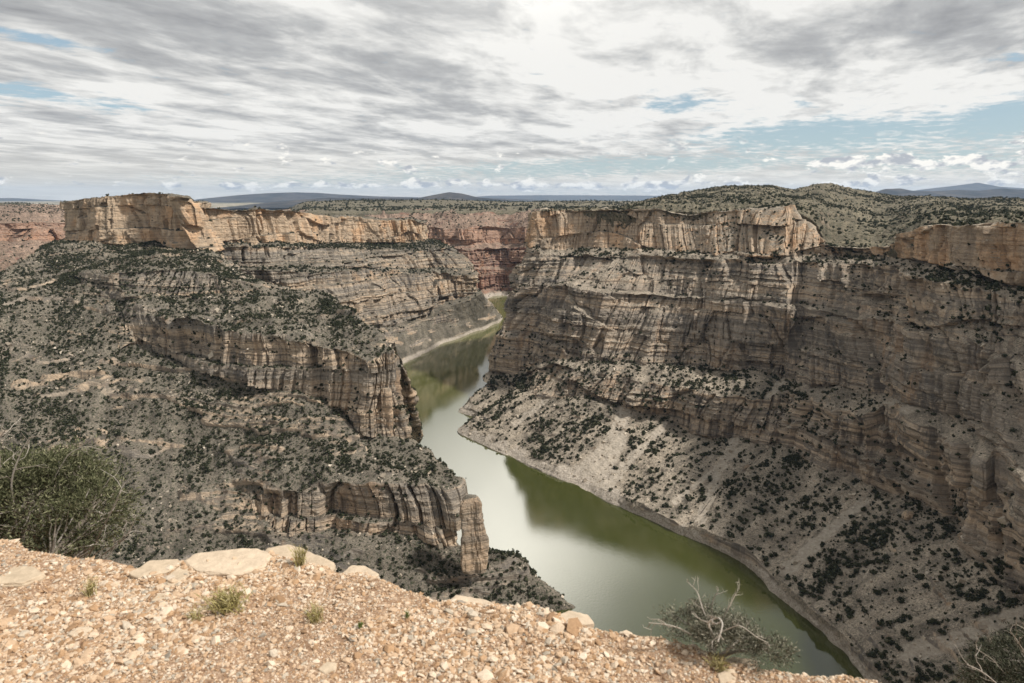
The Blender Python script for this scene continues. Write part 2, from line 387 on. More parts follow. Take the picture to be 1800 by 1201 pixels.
    if shoreseg: damp = 1 - .3 * sstep(segi[None] * np.ones_like(z), min(shoreseg) - .35, min(shoreseg) + .2)
    Pd = np.stack([x, y, z], -1) + Nh * (D * T2 * amp * damp)[..., None] + N * (E * (1 - T2) * damp)[..., None]
    # --- attributes
    sh = np.zeros_like(z)
    for s in shoreseg: sh = np.maximum(sh, sstep(segi[None] + .12 * fbm(sarc / 20, z * 0, z * 0, 2, seed=1), s - .03, s + .05))
    if shoreseg: sh = 1 - sstep(Pd[..., 2] + 6 * fbm(x / 22, y / 22, z * 0, 4, g=.6, seed=1), -393, -389)
    scr = np.zeros_like(z)
    sx_, sy_, sd_ = project(Pd)
    for (pl, w0, w1) in screes:
        for i_, (a, b_) in enumerate(zip(pl[:-1], pl[1:])):
            a = np.array(a, float); b_ = np.array(b_, float); ab = b_ - a; q_ = np.stack([sx_, sy_], -1) - a
            tt = np.clip((q_ @ ab) / (ab @ ab), 0, 1); dd = np.linalg.norm(q_ - tt[..., None] * ab, axis=-1) * sd_ / F
            wd = w0 + (w1 - w0) * (i_ + tt) / (len(pl) - 1)
            scr = np.maximum(scr, 1 - sstep(dd + 3 * fbm(x / 10, y / 10, z / 10, 3, seed=4), wd * .6, wd * 1.2))
    scr = scr * (1 - T2)
    cl = np.clip(T2 + (1 - T2) * rockout * .9, 0, 1)
    A = dict(cap=capv, cliff=cl, scree=scr, shore=sh, strat=zs, scrub=np.full_like(z, scrub), run=run)
    A['seg'] = segi[None] * np.ones_like(z)
    me = mesh_from(name, Pd.reshape(-1, 3), gridfaces(nc, nr), {a: v.reshape(-1) for a, v in A.items()})
    return me, Pd, A

def off(p, x, y, z): return np.array(p) + np.array((x, y, z), float)

# --- right wall of the canyon --------------------------------------------------
rw = [
 # a rim            b cap base        c ledge edge      d                 d2               e cliff base      f lower rim       g lower base      h shore top       i water
 [W(938,372,y=1490), W(932,437,-110), W(928,445,-118), W(908,497,-178), W(900,503,-182), W(868,652,-354), W(866,660,-358), W(862,668,-364), W(818,711,-392), W(805,720,-400)],
 [W(985,372,y=1470), W(985,440,-110), W(984,449,-118), W(962,500,-172), W(955,506,-176), W(905,655,-340), W(903,662,-346), W(893,690,-362), W(845,728,-391), W(838,736,-400)],
 [W(1045,371,y=1420), W(1040,440,-107), W(1045,452,-116), W(1010,500,-163), W(1000,508,-168), W(965,640,-300), W(962,648,-305), W(932,697,-345), W(824,752,-391), W(808,761,-400)],
 [W(1160,370,y=1350), W(1165,443,-102), W(1170,455,-112), W(1160,520,-172), W(1155,530,-177), W(1110,640,-282), W(1105,668,-293.5), W(1095,713,-333), W(962,816,-393), W(950,826,-400)],
 [W(1250,372,y=1290), W(1255,447,-99), W(1262,458,-108), W(1255,525,-168), W(1250,535,-174), W(1250,650,-283), W(1240,688,-290), W(1235,765,-355), W(1075,866,-391), W(1060,878,-400)],
 [W(1340,366,y=1230), W(1345,450,-97), W(1350,460,-105), W(1345,530,-165), W(1340,540,-170), W(1358,660,-275), W(1345,700,-285), W(1310,775,-345), W(1150,900,-389), W(1135,912,-400)],
 [W(1386,367,y=1192), W(1386,450,-95), W(1390,460,-102), W(1386,535,-163), W(1386,545,-168), W(1384,665,-274)+np.array((8,26,0)), W(1383,690,-276)+np.array((8,20,0)), W(1350,782,-343), W(1200,925,-389), W(1188,938,-400)],
 [W(1400,368,y=1180), W(1400,450,-94), W(1405,460,-101), W(1405,535,-163), W(1402,545,-167), W(1398,685,-276), W(1395,700,-280), W(1375,785,-343), W(1225,932,-389), W(1210,945,-400)],
 [W(1462,430,y=1105), W(1470,450,-92), W(1475,462,-98), W(1480,545,-158), W(1478,555,-162), W(1490,680,-260), W(1470,715,-263.5), W(1450,830,-345), W(1315,972,-386), W(1300,985,-400)],
 [W(1560,436,y=992), W(1565,455,-88), W(1570,472,-94), W(1575,560,-152), W(1575,572,-156), W(1570,700,-238), W(1570,730,-243), W(1580,870,-330), W(1388,1036,-384), W(1370,1050,-400)],
 [W(1650,400,y=850), W(1660,470,-84), W(1670,495,-92), W(1680,590,-142), W(1690,605,-148), W(1690,740,-225), W(1700,790,-234), W(1700,960,-322), W(1462,1100,-384), W(1445,1113,-400)],
 [W(1800,397,y=716), W(1800,503,-92), W(1800,530,-103), W(1800,630,-148), W(1800,645,-152), W(1800,800,-218), W(1800,850,-225), W(1800,1060,-318), W(1540,1172,-384), W(1515,1187,-400)],
]
last = np.array(rw[-1]); prev = np.array(rw[-2])
rw.append(list(last + (last - prev) * 1.0)); rw.append(list(last + (last - prev) * 2.2 + np.array((60, 0, 0))))
a0 = np.array(rw[0])
back1 = a0 + np.array((25, 130, 0)); back1[:, 0] += np.linspace(0, 60, 10); back1[:, 2] = a0[:, 2]
back2 = back1 + np.array((260, 300, 0)); back3 = back2 + np.array((700, 250, 0))
rw = [list(back3), list(back2), list(back1)] + rw
rw = [[off(c[0], c[0][0] * .02, 40, -3)] + c + [off(c[-1], 0, 0, -18) + 12 * (np.array(c[-1]) - np.array(c[-2])) / np.linalg.norm(np.array(c[-1]) - np.array(c[-2]))] for c in rw]
screes_r = [([(1388, 655), (1300, 755), (1262, 830), (1232, 915)], 5, 7), ([(1100, 712), (1080, 780), (1035, 845)], 9, 26), ([(1172, 742), (1120, 795), (1062, 858)], 5, 9),
            ([(1520, 880), (1440, 950), (1385, 1000)], 5, 9), ([(1800, 1078), (1690, 1120), (1600, 1150)], 6, 10), ([(1690, 620), (1640, 700), (1560, 720)], 6, 12), ([(960, 705), (905, 745)], 4, 6), ([(1300, 790), (1190, 880)], 3, 5)]
def dip_r(x, y): return 0.012 * (y - 1000)
me, RP, RA = loft('canyon_wall_right', rw, [[0, 1, 0, 1, .35, 1, 0, .95, 0, 0, 0]] * 10 + [[0, 1, 0, 1, .4, 1, .25, 1, 0, 0, 0]] * (len(rw) - 10), [10, 70, 14, 62, 12, 110, 26, 60, 120, 16, 6], 1500, seed=1, capseg=(1,), shoreseg=(9,), screes=screes_r, dipz=dip_r, scrub=.55, pinch=((5, -.25, .35), (7, -.5, .1)), alcoves=((1500, 522, -135, 26, 7, 22), (1590, 537, -138, 12, 5, 12), (1505, 560, -165, 16, 6, 10), (1340, 640, -262, 22, 8, 12)))
o = props(link('canyon_wall_right', me, M_right), 'tall banded tan and grey cliff wall with a scree slope above the green river', 'canyon wall', kind='structure')

# --- far left wall with the butte ------------------------------------------------
def low(b, k=1.0): return [off(b, 0, -12, -6), off(b, 0, -18, -45), off(b, 0, -34, -50), off(b, 10, -45, -130), off(b, 20, -120, -190), off(b, 30, -230 * k, -285)]
def colm(a, b): return [a, b] + low(b)
lw = [
 colm(W(107,357,y=1530), W(100,425,-97)),
 colm(W(190,345,y=1450), W(200,430,-98)),
 colm(W(270,343,y=1400), W(282,434,-100)),
 colm(W(327,346,y=1300), W(334,444,-104)),
 colm(W(333,362,y=1345), W(366,450,-110)),
 colm(W(400,366,y=1448), W(405,427,-95)),
 [W(490,372,y=1560), W(500,430,-107), W(510,437,-113), W(505,470,-150), W(515,480,-155), W(540,560,-250), W(545,600,-300), W(560,660,-400)],
 [W(590,381,y=1850), W(600,428,-123), W(620,436,-131), W(640,472,-180), W(650,480,-190), W(682,572,-318), W(686,612,-364), W(688,647,-400)],
 [W(690,385,y=2020), W(700,426,-133), W(725,438,-147), W(745,472,-200), W(752,480,-210), W(768,545,-310), W(772,578,-362), W(778,605,-400)],
 [W(750,389,y=2150), W(757,423,-134), W(795,437,-155), W(827,470,-208), W(838,490,-240), W(843,516,-287), W(862,540,-345), W(882,563,-400)],
]
fst = np.array(lw[0]); b1 = fst + np.array((-40, 220, 0)); b2 = fst + np.array((60, 600, 0))
e1 = np.array(lw[-1]) + np.array((-70, 190, 0)); e2 = e1 + np.array((-330, 260, 0)); e3 = e2 + np.array((-600, 300, 0))
lw = [list(b2), list(b1)] + lw + [list(e1), list(e2), list(e3)]
lw = [[off(c[0], c[0][0] * .02, 50, -2)] + c + [off(c[-1], 6, -8, -25)] for c in lw]
def dip_l(x, y): return .04 * (y - 1400)
me, LP, LA = loft('canyon_wall_left', lw, [0, 1, 0, 1, .2, 1, 0, 0, 0], [12, 60, 12, 46, 10, 90, 60, 60, 6], 1150, seed=2, capseg=(1,), shoreseg=(), dipz=dip_l, scrub=.8, big=1.1, blockw=34, pinch=((5, -.4, .3),))
sh = LA['shore']; zt = LP[..., 2]
me.attributes['shore'].data.foreach_set('value', (1 - sstep(zt, -395, -389)).astype(np.float32).ravel())
props(link('canyon_wall_left', me, M_left), 'banded far cliff wall with a square topped butte at its near end', 'canyon wall', kind='structure')

# --- near left slope, spur and fin -------------------------------------------------
def row(*p): return [W(*q) for q in p]
s0 = row((0,486,-132),(0,530,-156),(0,580,-183),(0,600,-193),(0,630,-207),(0,660,-221),(0,740,-256),(0,800,-281),(0,840,-296),(0,880,-308),(0,950,-328),(0,1080,-350))
s1 = row((93,430,-98),(95,490,-136),(105,550,-172),(110,580,-188),(115,620,-207),(120,660,-226),(120,740,-260),(120,800,-285),(120,840,-299),(120,880,-311),(130,950,-333),(130,1080,-358))
s1b = row((180,430,-98),(185,485,-121),(180,535,-162),(180,560,-174),(185,590,-190),(185,630,-210),(165,720,-255),(160,790,-285),(160,835,-300),(160,880,-316),(170,950,-340),(170,1080,-365))
s2 = row((250,432,-99),(250,480,-113.5),(232,525,-148),(228,545,-158),(232,572,-177),(238,603,-200),(205,700,-250),(200,780,-285),(200,830,-303),(200,880,-320),(210,950,-345),(210,1080,-372))
s3 = row((334,449,-107),(350,480,-114.6),(335,520,-146),(330,562,-160),(332,600,-188.5),(335,645,-222),(300,730,-263),(300,800,-293),(300,845,-309),(300,885,-324),(300,950,-350),(300,1080,-378))
s4 = row((385,460,-113),(410,490,-124),(435,518,-146),(440,588,-169),(445,625,-195),(440,670,-226),(400,760,-275),(400,820,-302),(410,860,-316),(420,890,-328),(400,950,-355),(400,1080,-384))
s5 = [off(W(560,518,-152), -10, 190, -110), off(W(560,518,-152), 0, 45, -22)] + row((560,518,-152),(560,610,-176),(565,650,-203),(560,705,-240),(540,780,-275),(520,830,-293),(505,872,-312),(500,938,-348),(510,965,-358),(520,1080,-392))
s5b = [off(W(610,545,-156), 0, 160, -120), off(W(610,545,-156), 5, 40, -30)] + row((610,545,-156),(605,622,-181),(608,670,-212),(600,735,-256),(595,785,-276),(585,825,-289),(575,852,-299),(570,938,-347),(575,965,-356),(590,1080,-390))
s6 = [off(W(650,575,-165), 10, 120, -120), off(W(650,575,-165), 12, 34, -36)] + row((650,575,-165),(648,634,-185),(648,700,-228.5),(645,765,-271),(640,795,-283),(638,832,-290),(637,858,-298),(637,938,-345),(650,968,-354),(660,1080,-388))
s7 = [off(W(683,600,-170), 16, 90, -130), off(W(683,600,-170), 16, 22, -40)] + row((683,600,-170),(688,612,-174),(688,690,-226),(708,778,-283),(738,795,-285),(752,820,-289),(764,860,-297),(780,963,-352),(812,985,-360),(850,1080,-398))
p7 = np.array(s7)
s8 = p7 + np.array([(-10, 60, -60), (-6, 30, -40), (-4, 22, -20), (-2, 22, -10), (-2, 24, -10), (0, 24, -14), (2, 24, -16), (3, 22, -14), (15, 20, -4), (12, 18, -8), (60, 24, -20), (92, 15, -2)], float)
s9 = s8 + np.array([(-10, 60, -60)] * 12, float); s9[:, 0] -= 12; s9[:, 2] = np.minimum(s9[:, 2] - 55, -250)
s10 = s9 + np.array([(0, 90, 0)] * 12, float); s10[:, 2] = -405; s10[:, 0] -= 25
sy = [(486, -132), (530, -156), (580, -183), (600, -193), (630, -207), (660, -221), (740, -256), (800, -281), (840, -296), (880, -308), (950, -328), (1080, -350)]
sm = [W(-220, q[0] + 10, q[1] - 6) for q in sy]; sm2 = [W(-560, q[0] + 25, q[1] - 14) for q in sy]
sp_cols = [list(c) for c in (sm2, sm, s0, s1, s1b, s2, s3, s4, s5, s5b, s6, s7, s8, s9, s10)]
nt = len(sp_cols)
sp_cols = [[off(c[0], c[0][0] * .03, 45, 4 if i < 8 and i > 1 else -25)] + c + [off(c[-1], 6, -14, -34)] for i, c in enumerate(sp_cols)]
TYs = [0, .2, .25, 0, .15, .15, 0, 0, 0, 0, 0, 0]; TYc = [0, .3, .3, 0, 1, 1, 0, 0, .1, 1, 0, 0]; TYm = [0, .2, .85, 0, 1, 1, 0, 0, 0, .1, 0, 0]
TYp = [.3, .6, .2, 0, 1, 1, .2, .3, .5, 1, 0, 0]
TYq = [0, .2, .6, 0, .15, .15, 0, 0, 0, 0, 0, 0]
TYs, TYc, TYm, TYp, TYq = [q + [0] for q in (TYs, TYc, TYm, TYp, TYq)]
TY = [TYs] * 4 + [TYq] + [TYm] * 2 + [TYm] + [TYc] * 3 + [TYc] + [TYp] * 3
me, SP, SA = loft('canyon_spur', sp_cols, TY, [6, 60, 60, 50, 60, 70, 70, 50, 34, 80, 24, 50, 14], 1350, seed=3, amp=.8, capseg=(), dipz=lambda x, y: .02 * (y - 800), scrub=1.0, talus_amp=1.15, zwarp=.8, big=.75, blockw=17, strat_amp=.75, runamp=.45, outlo=.02, dback=1.0, blockamp=1.1, outamp=1.7)
props(link('canyon_spur', me, M_left), 'brushy slope with a cliffed rock spur running down to the river', 'rock spur', kind='structure')

# --- red wall behind the bend
red = []
for px, dy in ((420, 250), (600, 120), (690, 30), (760, 0), (830, -60), (880, 40), (935, -40), (1010, -160), (1150, -200)):
    red.append([W(px,371,y=3350+dy), W(px,375,y=3080+dy), W(px,400,y=2930+dy), W(px,429,y=2900+dy), W(px,437,y=2860+dy), W(px,470,y=2835+dy), W(px,476,y=2810+dy), W(px,512,y=2795+dy), W(px,520,y=2760+dy), W(px,527,y=2715+dy)])
red[0] = [p + np.array((-1500, 400, 0)) for p in red[0]]
me, DP, DA = loft('canyon_wall_red', red, [0, 0, 1, 0, 1, .3, 1, 0, 0], [20, 40, 36, 12, 40, 8, 40, 12, 8], 620, seed=4, amp=1.3, capseg=(2,), talus_amp=1.6, blockw=40, scrub=.5)
me.attributes['shore'].data.foreach_set('value', (1 - sstep(DP[..., 2], -392, -384)).astype(np.float32).ravel())
props(link('canyon_wall_red', me, M_red), 'distant red banded cliff wall behind the river bend', 'canyon wall', kind='structure')

# --- pale red cliffs beyond the butte, far left
fl = []
for px, dy in ((-500, -300), (-200, -200), (-60, -100), (0, 0), (50, 60), (110, 160), (220, 260), (360, 500)):
    Y0 = 2300 + dy
    fl.append([W(px,360,y=Y0*1.9), W(px,372,y=Y0*1.35), W(px,388,y=Y0*1.04), W(px,393,y=Y0), W(px,425,y=Y0-30), W(px,436,y=Y0-110), W(px,448,y=Y0-300), W(px,462,y=Y0-430), W(px,462,y=Y0-430)+np.array((0,-60,-120))])
me, FP, FA = loft('canyon_wall_distant', fl, [0, 0, .6, 1, .4, 0, 0, 0], [30, 30, 12, 60, 20, 40, 30, 10], 420, seed=6, amp=1.6, capseg=(3,), talus_amp=1.5, blockw=45, scrub=.9)
props(link('canyon_wall_distant', me, M_red), 'far reddish cliff line beyond the butte', 'canyon wall', kind='structure')

# --- plateau with low hills behind the right rim
def crest(px):
    return np.interp(px, [880, 1000, 1140, 1170, 1200, 1265, 1290, 1345, 1385, 1412, 1445, 1485, 1530, 1600, 1680, 1800, 2100], [358, 357, 354, 342, 334, 333, 328, 326, 329, 338, 321, 325, 340, 346, 349, 352, 353])
pl = []
rimp = {952: (373, 1498), 985: (372, 1480), 1045: (371, 1430), 1100: (370, 1395), 1160: (370, 1360), 1250: (372, 1300), 1340: (366, 1240), 1400: (368, 1190), 1440: (395, 1145), 1462: (430, 1112), 1510: (440, 1050), 1560: (438, 998), 1600: (420, 925), 1650: (400, 856), 1720: (396, 790), 1800: (397, 722), 1950: (400, 640), 2150: (405, 560)}
for px, (ry, rY) in rimp.items():
    cy_ = crest(px) if px > 1120 else np.interp(px, [880, 1045, 1120], [371, 368.5, 360]); crY = np.interp(px, [940, 1045, 1160, 1260], [1640, 1850, 2350, 2700])
    p0 = W(px, ry, y=rY); p = [p0 + np.array((p0[0] * .02, 14, -38.0)), p0 + np.array((0, 8, -1.5))]
    for fr, fy in ((.08, .16), (.2, .34), (.38, .52), (.6, .70), (.82, .9), (1, 1)):
        yy = ry + (cy_ - ry) * fy
        if 1440 < px < 1700: yy -= 6 * math.sin(fr * math.pi)
        p.append(W(px, yy, y=rY + (crY - rY) * fr))
    q = p[-1]; kk = np.interp(px, [1045, 1260], [0, 1]); p.append(q + np.array((q[0] * .12, 60 + 290 * kk, -10))); p.append(q + np.array((q[0] * (.1 + .2 * kk), 120 + 780 * kk, -90 + 45 * kk - kk * max(0, q[2]))))
    pl.append(p)
me, PP, PA = loft('plateau', pl, [0, 0, 0, 0, .1, 0, 0, 0, 0], [12, 40, 40, 50, 50, 50, 50, 20, 10], 760, seed=8, talus_amp=.95, capseg=(), scrub=1.0)
props(link('plateau', me, M_plat), kind='structure')

# --- middle-distance mesa country, far ground reaching the horizon
def gridpatch(name, xs, ys, fz, mat, scrub=.8, seed=0):
    gx, gy = np.meshgrid(xs, ys, indexing='ij'); gz = fz(gx, gy)
    n = gx.shape[0] * gx.shape[1]; z0 = np.zeros(n)
    f = gridfaces(*gx.shape)[:, ::-1]
    me = mesh_from(name, np.stack([gx, gy, gz], -1).reshape(-1, 3), f, dict(cap=z0, cliff=z0, scree=z0, shore=z0, run=z0, strat=gz.ravel(), scrub=z0 + scrub))
    return link(name, me, mat), np.stack([gx, gy, gz], -1)
def z_mid(x, y):
    z = -66 + 24 * sstep(y, 3300, 6200) + 13 * fbm(x / 700, y / 700, x * 0, 4, seed=20) * sstep(y, 3000, 3800) + 5 * fbm(x / 120, y / 120, x * 0, 3, seed=22)
    hump = 30 * np.exp(-((x + 900) / 900) ** 2 - ((y - 5200) / 700) ** 2)
    z = z + hump * .6 - 240 * sstep(y, 6200, 8200) * sstep(y, 0, 1)
    z = z - 330 * (1 - sstep(y, 2950, 3150)) - 150 * (1 - sstep(x / y, -.36, -.29)) * (1 - .9 * (1 - sstep(x / y, -.70, -.62)))
    return z
o, MP = gridpatch('mesa_top', np.linspace(-5200, 4200, 420), np.linspace(3060, 8600, 240), z_mid, M_plat, 1.0)
o.name = 'plateau_beyond'; props(o, kind='structure')

mg, tg, bgd = mat_new('far_plain')
pos = tg.add('ShaderNodeNewGeometry').outputs['Position']
cc = tg.ramp(tg.noise(tg.vmul(pos, (.25, 1, 1)), .0009, 6, .6), [(.35, (.12, .12, .08)), (.48, (.27, .235, .17)), (.6, (.42, .37, .29))])
cc = tg.mix(tg.step(tg.noise(pos, .004, 4, .6), .5, .62), cc, (.08, .09, .055)); tg.l.new(cc, bgd.inputs['Base Color'])
def z_far(x, y):
    r = np.hypot(x, y)
    return -300 + 120 * sstep(y, 7000, 16000) * (r < 45000) + 22 * fbm(x / 3000, y / 3000, x * 0, 4, seed=30) * sstep(y, 8000, 12000) - 60 * sstep(y, 16000, 40000) - 150 * (y < 6500)
ax = np.concatenate([-np.geomspace(58000, 300, 90), [0], np.geomspace(300, 58000, 90)]); ay = np.concatenate([np.linspace(-3000, 6000, 12), np.geomspace(6600, 58000, 160)])
o, GP = gridpatch('ground', ax, ay, z_far, mg); props(o, kind='structure')

# --- distant ridges: real ridges with depth, at their own distance
mh, th, bh = mat_new('distant_ridge')
gg = th.add('ShaderNodeNewGeometry'); pos = gg.outputs['Position']
cc = th.ramp(th.noise(pos, .0016, 6, .65), [(.36, (.022, .028, .034)), (.5, (.045, .047, .052)), (.62, (.08, .074, .07))]); th.l.new(cc, bh.inputs['Base Color'])
def ridge(name, dist, prof, depth, seed, zb=-200, label=None):
    xs_ = np.linspace(prof[0][0], prof[-1][0], 300); ys_ = np.interp(xs_, [p[0] for p in prof], [p[1] for p in prof])
    topz = np.array([W(a, b, y=dist)[2] for a, b in zip(xs_, ys_)]); wx = np.array([W(a, 345, y=dist)[0] for a in xs_])
    v = np.linspace(-1, 1, 60)
    gx = wx[:, None] + 0 * v[None]; gy = dist + depth * v[None] + 0 * gx
    prof_v = (1 - np.abs(v)) ** .8
    rg = ridged(gx / (depth * .22), gy / (depth * .6), gx * 0, 4, seed=seed)
    gz = zb + (topz[:, None] - zb) * prof_v[None] * (1 - .22 * (1 - np.clip(rg, -1, 1)) * (1 - np.exp(-(v[None] / .35) ** 2)))
    me = mesh_from(name, np.stack([gx, gy, gz], -1).reshape(-1, 3), gridfaces(*gx.shape)[:, ::-1], smooth=False)
    props(link(name, me, mh), label, 'hill', kind='structure')
ridge('hills', 24000, [(250, 372), (335, 356), (370, 348), (420, 343), (470, 339.5), (520, 338), (560, 339), (600, 342), (660, 345), (740, 347), (820, 346), (880, 349), (960, 352)], 3500, 1, label='long blue ridge on the horizon behind the butte')
ridge('hills', 12500, [(400, 368), (450, 358), (520, 352), (575, 347.5), (620, 348), (690, 348), (735, 348), (765, 342), (790, 337.5), (812, 340), (840, 347), (870, 350), (905, 353), (960, 358)], 1500, 2, zb=-180, label='nearer violet brown ridge with a rounded knob')
ridge('hills', 16000, [(1520, 350), (1555, 332), (1580, 331), (1600, 335), (1640, 336), (1680, 333.5), (1720, 335), (1760, 331), (1790, 333), (1830, 336), (2000, 338), (2200, 345)], 2200, 3, zb=-150, label='low violet ridge behind the right plateau')
ridge('hills', 34000, [(1560, 345), (1620, 333), (1680, 326), (1715, 321), (1740, 327), (1800, 331), (1900, 338), (2000, 346)], 6000, 4, zb=-300, label='faint pale mountain on the right horizon')
ridge('hills', 34000, [(-100, 350), (20, 348), (80, 352), (110, 353), (250, 356)], 5000, 5, zb=-300, label='faint blue ridge left of the butte')
ridge('hills', 7000, [(-500, 352), (-120, 352), (0, 356), (40, 358), (85, 363), (160, 370), (300, 376)], 1800, 6, zb=-140, label='brown hill left of the butte')
ridge('hills', 44000, [(780, 350), (860, 344), (950, 343), (1100, 343.5), (1250, 345), (1500, 350)], 6000, 7, zb=-300, label='flat blue tableland on the far horizon')

# ------------------------------------------------------------------ water
mw, tw, bw = mat_new('green_water')
pos = tw.add('ShaderNodeNewGeometry').outputs['Position']
bw.inputs['Base Color'].default_value = (.03, .045, .006, 1); bw.inputs['Roughness'].default_value = .07
bw.inputs['IOR'].default_value = 1.75; bw.inputs['Specular IOR Level'].default_value = .6
cc = tw.ramp(tw.noise(pos, .004, 4, .6), [(.35, (.038, .045, .010)), (.65, (.052, .058, .015))]); tw.l.new(cc, bw.inputs['Base Color'])
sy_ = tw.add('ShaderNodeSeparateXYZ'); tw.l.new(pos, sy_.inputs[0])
cc = tw.mix(tw.step(sy_.outputs[1], 900, 1900), cc, (.125, .128, .046))      # paler with distance: brighter far reflection put into the base colour
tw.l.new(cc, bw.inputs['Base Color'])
rr = tw.ramp(tw.noise(tw.vmul(pos, (1, .6, 1)), .006, 4, .6, 1.0), [(.38, (.025,) * 3), (.62, (.10,) * 3)]); tw.l.new(rr, bw.inputs['Roughness'])
bp = tw.add('ShaderNodeBump'); bp.inputs['Strength'].default_value = .16; bp.inputs['Distance'].default_value = .25
tw.l.new(tw.noise(pos, .35, 4, .6), bp.inputs['Height']); tw.l.new(bp.outputs[0], bw.inputs['Normal'])
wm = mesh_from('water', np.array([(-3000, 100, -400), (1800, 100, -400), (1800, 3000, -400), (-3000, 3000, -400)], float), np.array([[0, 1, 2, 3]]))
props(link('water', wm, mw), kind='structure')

# ------------------------------------------------------------------ rock pillar beside the fin
def pillar(name, base, h, wx, wy, label, seed, lean=(0, 0), cat='rock pillar', mat=None):
    n, m = 64, 90; th_ = np.linspace(0, 2 * np.pi, n, endpoint=False)[None]; v = np.linspace(0, 1, m)[:, None]
    sq = (np.abs(np.cos(th_)) ** 5 + np.abs(np.sin(th_)) ** 5) ** (-1 / 5)
    zz = -22 + (h + 22) * v + 0 * th_
    taper = 1.18 - .30 * v + .10 * fbm(v * 4 + seed, v * 0, v * 0, 2, seed=seed) - .42 * np.clip((v - .90) / .10, 0, 1) ** 2
    r = sq * taper
    x = np.cos(th_) * r * wx; y = np.sin(th_) * r * wy
    dd = 1 + .26 * fbm(x / 7 + seed, y / 7, zz / 45, 3, g=.55, seed=seed) + .12 * fbm(x / 4, y / 4, zz / 7, 3, seed=seed + 2) + .018 * strata(zz + base[2]) - .10 * (np.abs(np.sin(th_ * 2.5 + seed + .3 * np.sin(zz / 9))) < .10) + .07 * ridged(x / 3, y / 3, zz / 40, 2, seed=seed)
    x = x * dd + lean[0] * v; y = y * dd + lean[1] * v
    V = np.stack([x + 0 * v, y + 0 * v, zz], -1).reshape(-1, 3); i = np.arange(n * m).reshape(m, n)
    f = np.stack([i[:-1], np.roll(i[:-1], -1, 1), np.roll(i[1:], -1, 1), i[1:]], -1).reshape(-1, 4)
    V = np.vstack([V, [[lean[0], lean[1], h + .5]]]); top = len(V) - 1
    f = np.vstack([f, np.stack([i[-1], np.roll(i[-1], -1), np.full(n, top), np.full(n, top)], -1)[:, :4]])
    me = bpy.data.meshes.new(name); me.from_pydata(V.tolist(), [], [tuple(dict.fromkeys(q)) for q in f.tolist()])
    me.update()
    for a, val in dict(cap=.35, cliff=1, scree=0, shore=0, scrub=.5).items():
        me.attributes.new(a, 'FLOAT', 'POINT').data.foreach_set('value', np.full(len(V), val, np.float32))
    me.attributes.new('strat', 'FLOAT', 'POINT').data.foreach_set('value', (V[:, 2] + base[2]).astype(np.float32))
    return props(link(name, me, mat or M_left, loc=tuple(base)), label, cat, kind='thing')
pb = W(834, 964, y=612)
pillar('rock_pillar', pb, 54, 9.4, 8.5, 'tall freestanding tan rock pillar split off the end of the lower fin above the river', 3, lean=(-2.5, 2))

pillar('rock_pillar', W(682, 748, y=766), 46, 6.5, 6, 'blocky rock column with a pale cap leaning on the tip of the upper spur cliff', 5, lean=(-1, 1))
for (px, py, yy, h_, wx, lean, lb) in [(1588, 946, 668, 30, 5.5, (5, 3), 'leftmost and tallest of the three leaning rock fins at the foot of the right wall'),
                                       (1612, 962, 650, 24, 4.5, (6, 3), 'middle of the three leaning rock fins at the foot of the right wall'),
                                       (1636, 970, 640, 25, 4.5, (8, 3), 'rightmost of the three leaning rock fins at the foot of the right wall')]:
    pillar('rock_fin', W(px, py, y=yy), h_, wx, 4.5, lb, int(px), lean=lean, cat='rock fin', mat=M_right)['group'] = 'leaning rock fins below the right wall'

# ------------------------------------------------------------------ the gravel ledge underfoot
lippx = [(-700, 930), (-250, 938), (0, 948), (25, 950), (60, 966), (140, 972), (220, 974), (330, 972), (470, 962), (540, 972), (590, 990), (640, 992), (720, 1020), (800, 1038), (870, 1050), (980, 1070), (1040, 1081), (1150, 1107), (1250, 1130), (1330, 1150), (1400, 1166), (1470, 1171), (1520, 1178), (1570, 1200), (1750, 1260), (2100, 1400), (2600, 1650)]
GZ = -1.7
lp = np.array([W(a, b, GZ) for a, b in lippx]); lp = lp[np.argsort(lp[:, 0])]
def ylip(x):
    x = np.asarray(x, float)
    return np.interp(x, lp[:, 0], lp[:, 1]) + .035 * fbm(x * 3.1, x * 0, x * 0, 3, seed=50) + .015 * fbm(x * 14, x * 0, x * 0, 2, seed=51)
def gz(x, y):
    x = np.asarray(x, float); y = np.asarray(y, float)
    e = ylip(x) - y
    z = GZ + .035 * fbm(x * 1.3, y * 1.3, x * 0, 3, seed=52) + .010 * fbm(x * 9, y * 9, x * 0, 3, seed=53)
    z = z + .07 * np.exp(-((x + 2.75) / .35) ** 2 - ((y - 2.9) / .5) ** 2)
    return z - .05 * np.clip(1 - e / .10, 0, 1) ** 2
mgr, tg, bg_ = mat_new('ledge_earth')
pos = tg.add('ShaderNodeNewGeometry').outputs['Position']
cc = tg.ramp(tg.noise(pos, 38, 5, .7), [(.35, (.23, .14, .085)), (.5, (.37, .24, .155)), (.62, (.54, .40, .28))]); tg.l.new(cc, bg_.inputs['Base Color'])
bp = tg.add('ShaderNodeBump'); bp.inputs['Strength'].default_value = .8; bp.inputs['Distance'].default_value = .02
tg.l.new(tg.noise(pos, 60, 5, .7), bp.inputs['Height']); tg.l.new(bp.outputs[0], bg_.inputs['Normal'])
xs = np.linspace(-7, 7, 520); rowsL = []
for f in np.linspace(0, 1, 190):
    yy = -1.5 + (ylip(xs) + 1.5) * f; rowsL.append(np.stack([xs, yy, gz(xs, yy)], -1))
edge = rowsL[-1]
